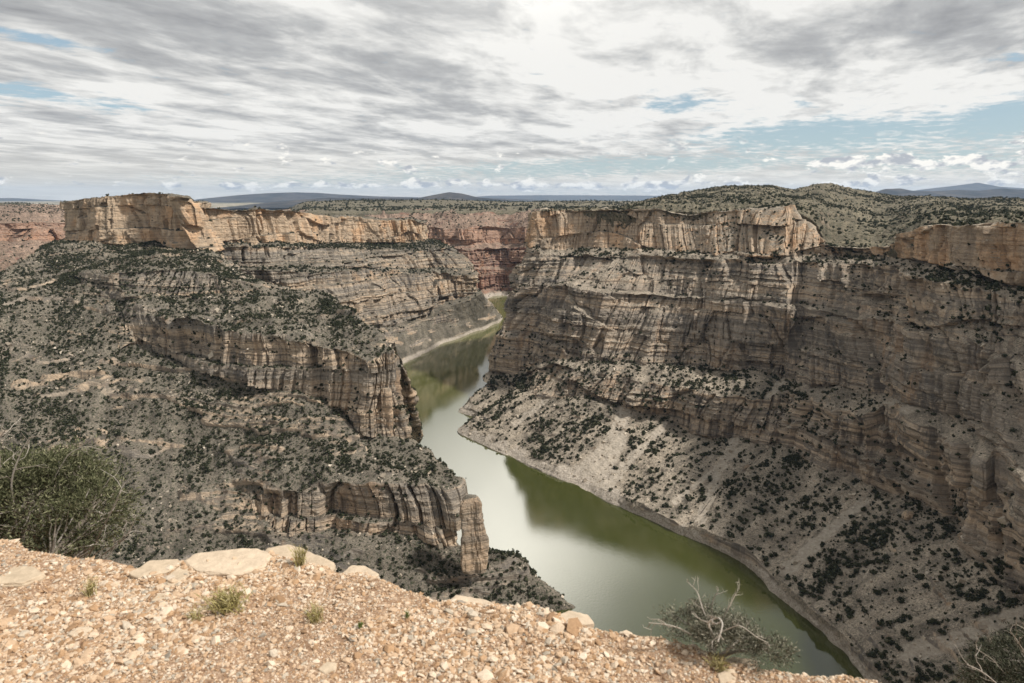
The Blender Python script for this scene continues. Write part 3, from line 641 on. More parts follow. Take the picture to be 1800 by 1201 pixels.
prof = [(.03, -.04), (.06, -.12), (.08, -.3), (.10, -.6), (.16, -.95), (.30, -1.25), (.7, -1.34), (1.2, -1.40), (1.34, -1.6), (1.4, -2.4), (1.8, -4), (3, -9), (8, -18), (20, -40), (60, -90), (140, -190), (230, -300), (330, -402)]
for dy, dz in prof:
    sc = max(1, dy / 4)
    j = np.stack([.05 * fbm(xs * 2, xs * 0 + dz, xs * 0, 2, seed=54), .06 * fbm(xs * 2.3, xs * 0 + dz, xs * 0, 3, seed=55), .05 * fbm(xs * 2, xs * 0 + dz, xs * 0, 2, seed=56)], -1) * min(sc * 1.5, 30)
    p = edge + np.array((0, dy, dz)) + j; p[:, 0] *= 1 + dy * .16
    rowsL.append(p)
LV = np.array(rowsL); nr_, nc_ = LV.shape[:2]
lm = mesh_from('ledge', LV.reshape(-1, 3), gridfaces(nr_, nc_)[:, ::-1])
props(link('ledge', lm, mgr), kind='structure')

# stones
ICO_V = []; ph_ = (1 + 5 ** .5) / 2
for a in (-1, 1):
    for b_ in (-ph_, ph_): ICO_V += [(0, a, b_), (a, b_, 0), (b_, 0, a)]
ICO_V = np.array(ICO_V, float); ICO_V /= np.linalg.norm(ICO_V[0])
import itertools
ICO_F = [f for f in itertools.combinations(range(12), 3) if all(abs(np.linalg.norm(ICO_V[f[i]] - ICO_V[f[j]]) - 1.0515) < .01 for i, j in ((0, 1), (1, 2), (0, 2)))]
ICO_F = np.array([f if np.dot(np.cross(ICO_V[f[1]] - ICO_V[f[0]], ICO_V[f[2]] - ICO_V[f[0]]), ICO_V[f[0]]) > 0 else (f[0], f[2], f[1]) for f in ICO_F])
CUBE_V = np.array(list(itertools.product((-1, 1), repeat=3)), float) * .62
CUBE_F = np.array([(0, 1, 3, 2), (4, 6, 7, 5), (0, 4, 5, 1), (2, 3, 7, 6), (0, 2, 6, 4), (1, 5, 7, 3)])
def rotmats(n, tilt=.5):
    a = rng.uniform(0, 2 * np.pi, n); b_ = rng.normal(0, tilt, n); c_ = rng.normal(0, tilt, n)
    z0 = np.zeros(n); o1 = np.ones(n)
    Rz = np.stack([np.cos(a), -np.sin(a), z0, np.sin(a), np.cos(a), z0, z0, z0, o1], -1).reshape(-1, 3, 3)
    Rx = np.stack([o1, z0, z0, z0, np.cos(b_), -np.sin(b_), z0, np.sin(b_), np.cos(b_)], -1).reshape(-1, 3, 3)
    Ry = np.stack([np.cos(c_), z0, np.sin(c_), z0, o1, z0, -np.sin(c_), z0, np.cos(c_)], -1).reshape(-1, 3, 3)
    return Rx @ Ry @ Rz
def scatter(TV, TF, Pp, size, flat=(.6, 1.0), jit=.22, tilt=.5):
    n = len(Pp); m = len(TV)
    V = TV[None] * (1 + rng.normal(0, jit, (n, m, 1))) + rng.normal(0, jit * .35, (n, m, 3))
    sc = np.stack([rng.uniform(.65, 1.25, n), rng.uniform(.65, 1.1, n), rng.uniform(flat[0], flat[1], n)], -1)
    V = V * sc[:, None] * size[:, None, None]
    V = np.einsum('nij,nmj->nmi', rotmats(n, tilt), V) + Pp[:, None]
    Fq = (TF[None] + (np.arange(n) * m)[:, None, None]).reshape(-1, TF.shape[1])
    return V.reshape(-1, 3), Fq
def island_mat(name, stops, bumpscale=None, rough=.9):
    m, t, b = mat_new(name)
    g = t.add('ShaderNodeNewGeometry')
    oi = t.add('ShaderNodeObjectInfo')
    v = t.math('FRACT', t.math('ADD', g.outputs['Random Per Island'], t.math('MULTIPLY', oi.outputs['Random'], 3.7)))
    c = t.ramp(v, stops)
    if bumpscale:
        nn = t.noise(g.outputs['Position'], bumpscale, 5, .7)
        c = t.mix(.45, c, t.ramp(nn, [(.35, (.62, .6, .58)), (.65, (1.2, 1.2, 1.2))]), 'MULTIPLY')
        bp = t.add('ShaderNodeBump'); bp.inputs['Strength'].default_value = .6; bp.inputs['Distance'].default_value = .25 / bumpscale
        t.l.new(nn, bp.inputs['Height']); t.l.new(bp.outputs[0], b.inputs['Normal'])
    t.l.new(c, b.inputs['Base Color']); b.inputs['Roughness'].default_value = rough
    return m
M_grav = island_mat('gravel', [(0, (.27, .17, .10)), (.15, (.42, .265, .15)), (.38, (.51, .36, .235)), (.62, (.58, .445, .315)), (.82, (.68, .57, .445)), (.95, (.42, .36, .28)), (1, (.30, .26, .21))], 90)
n = 150000
px_ = rng.uniform(-4.6, 3.4, n * 2); yy = rng.uniform(1.2, 3.4, n * 2); k = yy < ylip(px_) - .01
qx, qy, qd = project(np.stack([px_, yy, np.full_like(px_, GZ)], -1)); k &= (qx > -300) & (qx < 2100) & (qy < 1500)
px_, yy = px_[k][:n], yy[k][:n]
sz = np.clip(rng.lognormal(-5.62, .55, len(px_)), .0018, .026) * (1 + .5 * (fbm(px_ * 1.2, yy * 1.2, px_ * 0, 2, seed=60) > .25))
Pp = np.stack([px_, yy, gz(px_, yy) + sz * .12], -1)
V, Fq = scatter(ICO_V, ICO_F, Pp, sz, flat=(.22, .6), jit=.18, tilt=.35)
props(link('gravel', mesh_from('gravel', V, Fq), M_grav), 'loose cream, tan and orange gravel covering the ledge', kind='stuff')

M_slab = island_mat('pale_stone', [(0, (.50, .40, .285)), (1, (.57, .46, .34))], 22)
def slab(outline, h, label, seed, cat='flat rock', name='flat_rock', zoff=0.0, dome=.35):
    h = h * .42; zoff -= .004
    pts = np.array([W(a, b, GZ) for a, b in outline])[:, :2]
    n = len(pts); tsx = np.linspace(0, n, 72, endpoint=False); i = tsx.astype(int); f = (tsx - i)[:, None]
    ring = pts[i % n] * (1 - f) + pts[(i + 1) % n] * f
    for _ in range(1): ring = (ring * 2 + np.roll(ring, 1, 0) + np.roll(ring, -1, 0)) / 4
    c = ring.mean(0); a = np.linspace(0, 2 * np.pi, 72, endpoint=False)
    r0 = np.linalg.norm(ring - c, axis=1, keepdims=True).mean()
    base = float(gz(c[0], c[1])) + zoff
    rings = []
    for s_, zf in ((1.0, -.06), (1.02, .0), (1.0, .35), (.975, .75), (.94, .93), (.86, 1.0), (.72, 1.03), (.55, 1.05), (.38, 1.04), (.2, 1.03), (.002, 1.02)):
        q = c + (ring - c) * s_
        zz = base + h * zf if zf > 0 else base + zf
        nz_ = fbm(q[:, 0] * 7, q[:, 1] * 7, q[:, 0] * 0 + zf, 4, g=.6, seed=seed)
        q = q + (ring - c) / r0 * (.10 * r0 * nz_ * (s_ > .5))[:, None]
        rings.append(np.column_stack([q, zz + h * dome * nz_ * (s_ < .98) + np.zeros(72)]))
    Vv = np.array(rings).reshape(-1, 3); nrn = len(rings); ii = np.arange(nrn * 72).reshape(nrn, 72)
    Fv = np.stack([ii[:-1], np.roll(ii[:-1], -1, 1), np.roll(ii[1:], -1, 1), ii[1:]], -1).reshape(-1, 4)
    org = np.array((c[0], c[1], base))
    return props(link(name, mesh_from(name, Vv - org, Fv), M_slab, loc=tuple(org)), label, cat, 'pale rocks on the gravel ledge')
slab([(322, 988), (345, 972), (400, 968), (455, 964), (478, 974), (465, 992), (420, 1010), (350, 1006)], .034, 'broad flat pale rock slab at the lip of the gravel ledge', 1)
slab([(225, 1004), (262, 982), (312, 978), (322, 988), (290, 1003), (240, 1012)], .035, 'long low pale slab just left of the broad slab at the lip', 2)
slab([(290, 1012), (320, 990), (332, 986), (345, 1000), (318, 1020), (295, 1028)], .03, 'narrow pale wedge of rock between the two lip slabs', 3)
slab([(458, 966), (465, 948), (500, 944), (530, 950), (548, 960), (590, 975), (585, 988), (530, 985), (490, 984)], .06, 'rounded cream boulder with a yellow sprig growing beside it', 4, 'boulder', 'boulder')
slab([(-40, 1008), (20, 1003), (62, 1004), (80, 1018), (40, 1034), (-40, 1036)], .035, 'flat cream slab sunk in the gravel below the big juniper', 5)
slab([(598, 992), (615, 977), (640, 978), (668, 994), (655, 1003), (620, 1004)], .05, 'small pale rock on the lip right of the cream boulder', 6)
slab([(263, 1058), (280, 1043), (300, 1043), (297, 1056), (275, 1063)], .028, 'loose tan stone lying on gravel below the narrow wedge', 7, 'stone', 'stone')
slab([(120, 1122), (140, 1108), (165, 1108), (158, 1120), (135, 1128)], .022, 'thin pale stone at the lower left of the gravel', 8, 'stone', 'stone')
slab([(975, 1074), (1000, 1062), (1035, 1068), (1045, 1084), (1010, 1090)], .045, 'pale rock at the lip where the gravel meets the water view', 9)
slab([(785, 1043), (800, 1031), (840, 1036), (880, 1046), (885, 1060), (830, 1060)], .04, 'long pale rock on the lip above the low brushy point', 10)
slab([(558, 1176), (575, 1163), (593, 1165), (590, 1178), (570, 1184)], .025, 'cream stone near the middle of the bottom edge of gravel', 11, 'stone', 'stone')
slab([(1260, 1180), (1290, 1172), (1300, 1186), (1290, 1202), (1265, 1198)], .03, 'pale stone in the gravel below the twisted shrub', 12, 'stone', 'stone')
slab([(1270, 1146), (1290, 1138), (1330, 1146), (1338, 1160), (1290, 1160)], .03, 'flat tan rock under the right side of the twisted shrub', 13)

# ------------------------------------------------------------------ plants of the canyon sides
def bush_template(nleaf, lsize, seed, lobes=5, core=True):
    g = np.random.default_rng(seed)
    C_ = np.column_stack([g.uniform(-.55, .55, lobes), g.uniform(-.55, .55, lobes), g.uniform(.25, .75, lobes)]); rr = g.uniform(.35, .6, lobes)
    li = g.integers(0, lobes, nleaf); dv = g.normal(size=(nleaf, 3)); dv /= np.linalg.norm(dv, axis=1, keepdims=True)
    c = C_[li] + dv * (rr[li] * g.uniform(.7, 1.08, nleaf))[:, None]; c[:, 2] = np.maximum(c[:, 2], -.05)
    a = g.normal(size=(nleaf, 3)); a /= np.linalg.norm(a, axis=1, keepdims=True); b = np.cross(a, g.normal(size=(nleaf, 3))); b /= np.linalg.norm(b, axis=1, keepdims=True)
    s = (lsize * g.uniform(.6, 1.4, nleaf))[:, None]
    V = np.stack([c - a * s, c + b * s * .7, c + a * s, c - b * s * .7], 1).reshape(-1, 3); Fq = np.arange(nleaf * 4).reshape(-1, 4)
    if core:
        for q in range(min(lobes, 3)):
            n0 = len(V); V = np.vstack([V, C_[q] + ICO_V * rr[q] * .8 * (1 + g.normal(0, .15, (12, 1)))])
            Fq = np.vstack([Fq, np.column_stack([ICO_F, ICO_F[:, 2]]) + n0])
    V[:, 2] -= .05
    return V, Fq
def tri_fix(name, V, Fq):
    me = bpy.data.meshes.new(name); me.from_pydata(V.tolist(), [], [tuple(dict.fromkeys(f)) for f in Fq.tolist()]); me.update(); return me
M_bush = island_mat('juniper_green', [(0, (.014, .017, .010)), (.5, (.029, .034, .018)), (.82, (.055, .058, .034)), (1, (.125, .12, .085))])
NEAR = [tri_fix('juniper', *bush_template(150, .15, 100 + i, 6)) for i in range(6)]
for m_ in NEAR: m_.materials.append(M_bush)

def sample_loft(Pg, A, n, dens, box=(-80, 1880, 250, 1300)):
    """n random points on a sheet with probability area x dens(attributes, up component, position)"""
    a = Pg[:-1, :-1]; e1 = Pg[1:, :-1] - a; e2 = Pg[:-1, 1:] - a
    nn = np.cross(e1, e2); ar = np.linalg.norm(nn, axis=-1); nz = np.abs(nn[..., 2]) / (ar + 1e-9)
    c = a + (e1 + e2) / 2; qx, qy, qd = project(c)
    wgt = ar * dens({k: v[:-1, :-1] for k, v in A.items()}, nz, c)
    wgt = wgt * (qd > 10) * (qx > box[0]) * (qx < box[1]) * (qy > box[2]) * (qy < box[3]) * (c[..., 2] > -397)
    wgt = wgt.ravel(); cs = np.cumsum(wgt); idx = np.searchsorted(cs, rng.uniform(0, cs[-1], n)); idx = np.clip(idx, 0, len(wgt) - 1)
    i, j = np.unravel_index(idx, ar.shape); u = rng.uniform(0, 1, (n, 1)); v = rng.uniform(0, 1, (n, 1))
    return a[i, j] + e1[i, j] * u + e2[i, j] * v
def clump(c, s1, s2, seed, lo=-.1, hi=.35):
    return .12 + sstep(fbm(c[..., 0] / s1, c[..., 1] / s1, c[..., 2] / s1, 2, seed=seed), lo, hi) * (.3 + sstep(fbm(c[..., 0] / s2, c[..., 1] / s2, c[..., 2] / s2, 2, seed=seed + 1), -.2, .4))
def d_talus_r(A, nz, c): return (c[..., 2] < -270) * sstep(nz, .45, .7) * (1 - A['shore']) * (1 - .97 * sstep(A['scree'], .1, .5)) * (c[..., 2] > -391) * (.22 + clump(c, 45, 14, 70)) * (.35 + sstep(-A['run'], -.25, .35))
def d_ledge_r(A, nz, c): return (1 + 2.5 * (A['seg'] > 1.9) * (A['seg'] < 3.1)) * (c[..., 2] > -300) * (sstep(nz, .5, .72) + .03 * A['cliff']) * (1 - sstep(A['scree'], .1, .5)) * clump(c, 30, 12, 72)
def d_left(A, nz, c): return (sstep(nz, .42, .7) + .03) * (.25 + clump(c, 60, 20, 74)) * (.35 + sstep(-A['run'], -.25, .35))
def d_any(A, nz, c): return sstep(nz, .5, .75) * clump(c, 120, 40, 76)
fields = []
def add_field(P_, s_lo, s_hi, key): fields.append((P_, rng.uniform(0, 1, len(P_)) ** 2.2 * (s_hi - s_lo) + s_lo, key))
add_field(sample_loft(RP, RA, 14000, d_talus_r), 1.0, 4.3, 'right')
add_field(sample_loft(RP, RA, 9500, d_ledge_r), 1.0, 3.6, 'ledge')
add_field(sample_loft(SP, SA, 40000, d_left), .8, 3.2, 'left')
add_field(sample_loft(LP, LA, 8000, lambda A, nz, c: (sstep(nz, .45, .7) + .02) * (clump(c, 60, 20, 78) + 5 * (A['seg'] > 1.9) * (A['seg'] < 3.1) + 2.5 * (A['seg'] > 3.9) * (A['seg'] < 5.1))), 1.6, 4.4, 'farleft')
add_field(sample_loft(PP, PA, 20000, lambda A, nz, c: clump(c, 130, 45, 80)), 1.8, 4.6, 'plateau')
add_field(sample_loft(DP, DA, 2200, d_any), 3, 6, 'red')
add_field(sample_loft(FP, FA, 2500, d_any), 3, 6, 'distant')
zero = np.zeros(MP.shape[:2])
add_field(sample_loft(MP, dict(cliff=zero), 8000, lambda A, nz, c: clump(c, 260, 90, 84) * (c[..., 1] > 3200) * (c[..., 1] < 6500) * 3000.0 ** 2 / c[..., 1] ** 2), 5, 11, 'mesa')

bpy.context.view_layer.update(); dg = bpy.context.evaluated_depsgraph_get()
cand = []
for fi, (P_, s_, key) in enumerate(fields):
    if key not in ('right', 'ledge', 'left'): continue
    qx, qy, qd = project(P_); ang = s_ / qd
    for i in np.argsort(-ang)[:900]:
        if 0 < qx[i] < 1800 and 0 < qy[i] < 1195: cand.append((ang[i], fi, i))
cand.sort(reverse=True); chosen = set(); picked = []
for ang, fi, i in cand:
    p = Vector(fields[fi][0][i]) + Vector((0, 0, fields[fi][1][i] * .8)); dist = p.length
    hit, loc, nrm, idx, ob, mt = S.ray_cast(dg, Vector((0, 0, 0)) + p.normalized() * .01, p.normalized(), distance=dist - 1.5)
    if hit: continue
    picked.append((fi, i)); chosen.add((fi, i))
    if len(picked) >= 300: break
lab = {'right': ('round dark green juniper among others on the pale scree slope right of the water', 'junipers on the scree right of the river'),
       'ledge': ('dark juniper among others on the ledges and benches of the right canyon wall', 'junipers on the right wall ledges'),
       'left': ('dark juniper among others on the brushy slope and spur left of the water', 'junipers on the left slope and spur')}
for n_, (fi, i) in enumerate(picked):
    P_, s_, key = fields[fi]
    o = bpy.data.objects.new('juniper', NEAR[n_ % 6]); COL.objects.link(o)
    o.location = P_[i]; o.rotation_euler = (0, 0, random.uniform(0, 6.28)); s0_ = s_[i]; o.scale = (s0_ * random.uniform(.85, 1.15), s0_ * random.uniform(.85, 1.15), s0_ * random.uniform(.8, 1.1))
    props(o, lab[key][0], 'juniper', lab[key][1])
FAR = [bush_template(34, .30, 300 + i, 3, core=False) for i in range(8)]
CORE = (ICO_V * np.array((.62, .62, .5)) + np.array((0, 0, .42)), ICO_F)
Vs, Fs, base_i = [], [], 0
V3, F3, b3 = [], [], 0
for fi, (P_, s_, key) in enumerate(fields):
    keep = np.array([(fi, i) not in chosen for i in range(len(P_))]); P_, s_ = P_[keep], s_[keep]
    which = rng.integers(0, 8, len(P_)); rot = rng.uniform(0, 6.28, len(P_))
    for q in range(8):
        m_ = which == q; TV, TF = FAR[q]
        if key in ('mesa', 'red', 'distant', 'plateau'): TF = TF[:16]; TV = TV[:64] * 1.15
        cr, sr = np.cos(rot[m_])[:, None], np.sin(rot[m_])[:, None]
        Vq = np.stack([TV[None, :, 0] * cr - TV[None, :, 1] * sr, TV[None, :, 0] * sr + TV[None, :, 1] * cr, TV[None, :, 2] + 0 * cr], -1) * s_[m_][:, None, None] + P_[m_][:, None]
        Fq = (TF[None] + (np.arange(len(Vq)) * len(TV))[:, None, None]).reshape(-1, 4) + base_i
        Vs.append(Vq.reshape(-1, 3)); Fs.append(Fq); base_i += len(Vq) * len(TV)
    TV, TF = CORE
    Vq = TV[None] * (1 + rng.normal(0, .16, (len(P_), 12, 1))) * s_[:, None, None] * np.array((1, 1, rng.uniform(.8, 1.1))) + P_[:, None]
    V3.append(Vq.reshape(-1, 3)); F3.append((TF[None] + (np.arange(len(Vq)) * 12)[:, None, None]).reshape(-1, 3) + b3); b3 += len(Vq) * 12
scr = link('scrub', mesh_from('scrub', np.vstack(Vs), np.vstack(Fs)), M_bush)
cor = link('scrub_core', mesh_from('scrub_core', np.vstack(V3), np.vstack(F3)), M_bush)
cor.name = 'scrub_hearts'
props(scr, 'dark juniper scrub dotted over the slopes, ledges and plateau', kind='stuff'); cor.parent = scr; props(cor, kind='stuff')

# rubble on slopes and benches
M_rub = island_mat('rubble', [(0, (.20, .17, .13)), (.4, (.33, .28, .22)), (.8, (.44, .38, .30)), (1, (.56, .49, .40))], .8)
Rp = np.vstack([sample_loft(RP, RA, 14000, lambda A, nz, c: sstep(nz, .45, .7) * (.15 + clump(c, 40, 10, 90) + 1.2 * A['scree'] + .8 * A['shore'])),
                sample_loft(SP, SA, 9000, lambda A, nz, c: sstep(nz, .42, .7) * clump(c, 50, 15, 92))])
rs = np.clip(rng.lognormal(-.35, .62, len(Rp)), .35, 6.0)
V, Fq = scatter(CUBE_V, CUBE_F, Rp, rs, flat=(.5, 1.0), jit=.2, tilt=.5)
props(link('rubble', mesh_from('rubble', V, Fq), M_rub), 'fallen blocks and rubble strewn over the canyon slopes', kind='stuff')

# ------------------------------------------------------------------ plants on the ledge
def tube(pts, r0, r1, sides=5):
    pts = np.array(pts); n = len(pts); d_ = np.gradient(pts, axis=0); d_ /= np.linalg.norm(d_, axis=1, keepdims=True) + 1e-9
    ref = np.array((.3, .2, 1.)); a = np.cross(d_, ref); a /= np.linalg.norm(a, axis=1, keepdims=True) + 1e-9; b = np.cross(d_, a)
    th_ = np.linspace(0, 2 * np.pi, sides, endpoint=False); r = np.linspace(r0, r1, n)[:, None, None]
    V = pts[:, None] + r * (np.cos(th_)[None, :, None] * a[:, None] + np.sin(th_)[None, :, None] * b[:, None])
    i = np.arange(n * sides).reshape(n, sides)
    return V.reshape(-1, 3), np.stack([i[:-1], np.roll(i[:-1], -1, 1), np.roll(i[1:], -1, 1), i[1:]], -1).reshape(-1, 4)
class MB:
    def __init__(s): s.V = []; s.F = []; s.n = 0
    def add(s, V, Fq): s.V.append(V); s.F.append(Fq + s.n); s.n += len(V)
    def obj(s, name, mat, parent): return link(name, mesh_from(name, np.vstack(s.V), np.vstack(s.F)), mat, parent)
def wander(p, d_, length, n, curl, up=0.0, g=random):
    pts = [np.array(p, float)]; d_ = np.array(d_, float); d_ /= np.linalg.norm(d_)
    for _ in range(n):
        d_ = d_ + np.array([g.gauss(0, curl) for _ in range(3)]) + np.array((0, 0, up)); d_ /= np.linalg.norm(d_)
        pts.append(pts[-1] + d_ * length / n)
    return pts
def grow(mb, p, d_, length, r, depth, tips, curl=.22, up=.03, kids=3):
    pts = wander(p, d_, length, 6, curl, up); mb.add(*tube(pts, r, r * .55, 6 if r > .01 else 4))
    if depth == 0:
        tips.append((pts[-1], pts[-1] - pts[-3])); tips.append((pts[3], pts[3] - pts[1])); return
    for k_ in range(kids):
        i = random.choice((3, 4, 5, 6)); dd = pts[i] - pts[i - 1]; dd = dd / np.linalg.norm(dd) + np.array([random.gauss(0, .55) for _ in range(3)])
        grow(mb, pts[i], dd, length * random.uniform(.5, .8), r * .55, depth - 1, tips, curl, up, kids)
def leaves(centres, dirs, per, spread, ll, lw):
    n = len(centres) * per; C_ = np.repeat(centres, per, 0) + rng.normal(0, 1, (n, 3)) * spread
    D_ = np.repeat(dirs, per, 0); D_ = D_ / (np.linalg.norm(D_, axis=1, keepdims=True) + 1e-9) + rng.normal(0, .55, (n, 3)) + np.array((0, 0, .25)); D_ /= np.linalg.norm(D_, axis=1, keepdims=True)
    b = np.cross(D_, rng.normal(size=(n, 3))); b /= np.linalg.norm(b, axis=1, keepdims=True)
    l_ = (ll * rng.uniform(.5, 1.3, n))[:, None]; w_ = (lw * rng.uniform(.6, 1.3, n))[:, None]
    V = np.stack([C_, C_ + D_ * l_ * .5 + b * w_, C_ + D_ * l_, C_ + D_ * l_ * .5 - b * w_], 1).reshape(-1, 3)
    return V, np.arange(n * 4).reshape(-1, 4)
M_leafA = island_mat('juniper_leaf', [(0, (.035, .040, .020)), (.45, (.080, .086, .042)), (.8, (.15, .15, .080)), (1, (.25, .24, .15))])
M_leafB = island_mat('shrub_leaf', [(0, (.06, .06, .04)), (.5, (.14, .135, .095)), (1, (.30, .275, .21))])
M_leafC = island_mat('dark_leaf', [(0, (.035, .04, .025)), (.6, (.08, .085, .055)), (1, (.16, .15, .11))])
M_wood = island_mat('grey_wood', [(0, (.20, .165, .13)), (.5, (.34, .30, .25)), (1, (.52, .47, .41))])
M_yel = island_mat('yellow_green_blade', [(0, (.20, .17, .06)), (.5, (.36, .31, .13)), (1, (.50, .43, .24))])
M_grn = island_mat('green_blade', [(0, (.09, .13, .03)), (1, (.2, .22, .07))])

def shrub(name, label, base, blobs, leafmat, nclump, per, ll, lw, dead, trunk_r, seed, cat='juniper bush', sub=.035):
    """blobs: list of (centre, radii) ellipsoids the foliage fills; dead: list of polylines of bare wood"""
    random.seed(seed)
    root = bpy.data.objects.new(name, None); COL.objects.link(root); root.location = base; props(root, label, cat)
    base = np.array(base)
    tr = MB(); cl, dl = [], []
    for (c, r) in blobs:
        c = np.array(c, float); r = np.array(r, float)
        main = wander(base, c - base, np.linalg.norm(c - base), 8, .10); main[-1] = c; tr.add(*tube(main, trunk_r, trunk_r * .5, 7))
        m_ = int(nclump * (r[0] * r[2]) / sum(q[1][0] * q[1][2] for q in blobs))
        for _ in range(m_):
            v = rng.normal(size=3); v /= np.linalg.norm(v); rad = rng.uniform(.35, 1) ** .5
            if float(fbm(np.array([v[0] * 2.6 + c[0] * 9]), np.array([v[1] * 2.6]), np.array([v[2] * 2.6]), 2, seed=seed + 3)[0]) < -.22 and rad > .6: continue
            e = c + v * r * rad * (1 + .38 * float(fbm(np.array([v[0] * 2.2]), np.array([v[1] * 2.2]), np.array([v[2] * 2.2]), 2, seed=seed)[0]))
            if random.random() < .22:
                st = np.array(random.choice(main[4:])); pts = [st * (1 - f) + e * f + np.array([random.gauss(0, .035 * r[0]) for _ in range(3)]) * (0 < f < 1) for f in np.linspace(0, 1, 6)]
                tr.add(*tube(pts, trunk_r * .22, trunk_r * .06, 4))
            k_ = 4
            for _k in range(k_):
                cl.append(e + rng.normal(0, 1, 3) * r * .07); dl.append(v * .8 + rng.normal(0, .4, 3))
    V, Fq = leaves(np.array(cl), np.array(dl), per, sub, ll, lw)
    loc = base
    def put(mb_name, V, Fq, m): return link(mb_name, mesh_from(mb_name, V - loc, Fq), m, root)
    put('trunk', np.vstack(tr.V), np.vstack(tr.F), M_wood); put('foliage', V, Fq, leafmat)
    if dead:
        for pts_list, r0, r1 in dead:
            db = MB(); p = np.array(pts_list, float); tt = np.linspace(0, len(p) - 1, len(p) * 5); p2 = catmull(p, np.clip(tt, 0, len(p) - 1 - 1e-6))
            r0, r1 = r0 * .6, r1 * .75; db.add(*tube(p2, r0, r1, 6))
            for q in range(3, len(p2) - 1, 3):
                dd = p2[q] - p2[q - 1]; dd = dd / np.linalg.norm(dd) + np.array([random.gauss(0, .7) for _ in range(3)])
                tw = wander(p2[q], dd, np.linalg.norm(p[-1] - p[0]) * random.uniform(.12, .35), 5, .3); db.add(*tube(tw, r1 * 1.3, r1 * .4, 4))
                tw2 = wander(tw[3], dd + np.array([random.gauss(0, .5) for _ in range(3)]), np.linalg.norm(p[-1] - p[0]) * random.uniform(.08, .2), 4, .3); db.add(*tube(tw2, r1 * .8, r1 * .3, 4))
            put('dead_branch', np.vstack(db.V), np.vstack(db.F), M_wood)
    return root
Wy = lambda a, b, y: W(a, b, y=y)
shrub('juniper_bush', 'big olive green juniper with bare grey twigs rising behind the left lip of the ledge', (*W(60, 1000, y=4.1)[:2], -3.02),
      [(Wy(60, 880, 4.1), (.42, .42, .30)), (Wy(160, 900, 4.0), (.24, .3, .24)), (Wy(-60, 890, 4.2), (.4, .4, .33)), (Wy(120, 830, 4.3), (.26, .26, .14)), (Wy(20, 830, 4.2), (.3, .3, .12))], M_leafA, 1900, 10, .030, .0036,
      [([Wy(30, 930, 4.0), Wy(20, 850, 3.9), Wy(35, 800, 3.9), Wy(52, 768, 3.9)], .012, .003), ([Wy(-20, 900, 4.0), Wy(0, 820, 4.0), Wy(-5, 780, 4.0), Wy(10, 755, 4.0)], .012, .003),
       ([Wy(150, 990, 3.9), Wy(185, 920, 3.8), Wy(205, 880, 3.8), Wy(212, 860, 3.8)], .008, .002), ([Wy(160, 990, 3.9), Wy(215, 950, 3.8), Wy(232, 925, 3.8), Wy(240, 905, 3.8)], .008, .002),
       ([Wy(180, 990, 3.8), Wy(200, 965, 3.8), Wy(218, 940, 3.8), Wy(222, 915, 3.8)], .006, .002),
       ([Wy(90, 850, 4.1), Wy(120, 800, 4.1), Wy(150, 785, 4.1), Wy(175, 790, 4.1)], .006, .002)], .035, 21, sub=.030)
bx, by = W(1255, 1128, GZ)[:2]
shrub('juniper_shrub', 'low grey green shrub with twisted bare branches on the right lip of the ledge', (bx, by, float(gz(bx, by)) - .01),
      [(Wy(1212, 1098, 2.40), (.10, .10, .026)), (Wy(1280, 1100, 2.38), (.09, .10, .032)), (Wy(1242, 1078, 2.40), (.05, .07, .024)), (Wy(1352, 1142, 2.25), (.09, .08, .026)), (Wy(1310, 1120, 2.3), (.07, .07, .03)), (Wy(1260, 1112, 2.3), (.10, .06, .03))], M_leafB, 460, 8, .018, .0018,
      [([Wy(1255, 1120, 2.3), Wy(1245, 1095, 2.25), Wy(1262, 1086, 2.2), Wy(1270, 1098, 2.15), Wy(1262, 1128, 2.12)], .006, .003), ([Wy(1250, 1110, 2.35), Wy(1235, 1070, 2.35), Wy(1225, 1040, 2.4), Wy(1207, 1022, 2.4)], .005, .0015),
       ([Wy(1260, 1105, 2.35), Wy(1280, 1070, 2.35), Wy(1293, 1045, 2.4), Wy(1300, 1035, 2.4)], .005, .0015), ([Wy(1230, 1125, 2.35), Wy(1195, 1105, 2.3), Wy(1170, 1098, 2.3), Wy(1140, 1095, 2.3)], .006, .002),
       ([Wy(1262, 1100, 2.4), Wy(1250, 1072, 2.4), Wy(1256, 1050, 2.4), Wy(1262, 1040, 2.4)], .004, .0015), ([Wy(1270, 1110, 2.25), Wy(1300, 1100, 2.2), Wy(1330, 1120, 2.2), Wy(1350, 1130, 2.2)], .004, .0015)], .008, 22, 'shrub', sub=.013)
shrub('juniper_bush', 'dark wiry bush with grey stems showing at the bottom right corner', (*W(1840, 1290, y=3.0)[:2], -3.0),
      [(Wy(1795, 1172, 3.1), (.24, .2, .12)), (Wy(1860, 1150, 3.1), (.25, .2, .14)), (Wy(1752, 1200, 3.0), (.15, .15, .10)), (Wy(1790, 1210, 3.0), (.2, .15, .1))], M_leafC, 950, 9, .022, .0022,
      [([Wy(1800, 1240, 3.0), Wy(1770, 1190, 3.0), Wy(1745, 1160, 3.0), Wy(1715, 1140, 3.0)], .006, .002),
       ([Wy(1830, 1240, 3.0), Wy(1815, 1170, 2.95), Wy(1790, 1130, 2.95), Wy(1775, 1108, 2.95)], .006, .002), ([Wy(1850, 1200, 3.0), Wy(1820, 1150, 2.95), Wy(1810, 1120, 2.95), Wy(1800, 1100, 2.95)], .005, .002),
       ([Wy(1790, 1240, 2.95), Wy(1750, 1200, 2.9), Wy(1725, 1180, 2.9), Wy(1700, 1168, 2.9)], .005, .002)], .02, 23, 'bush', sub=.022)

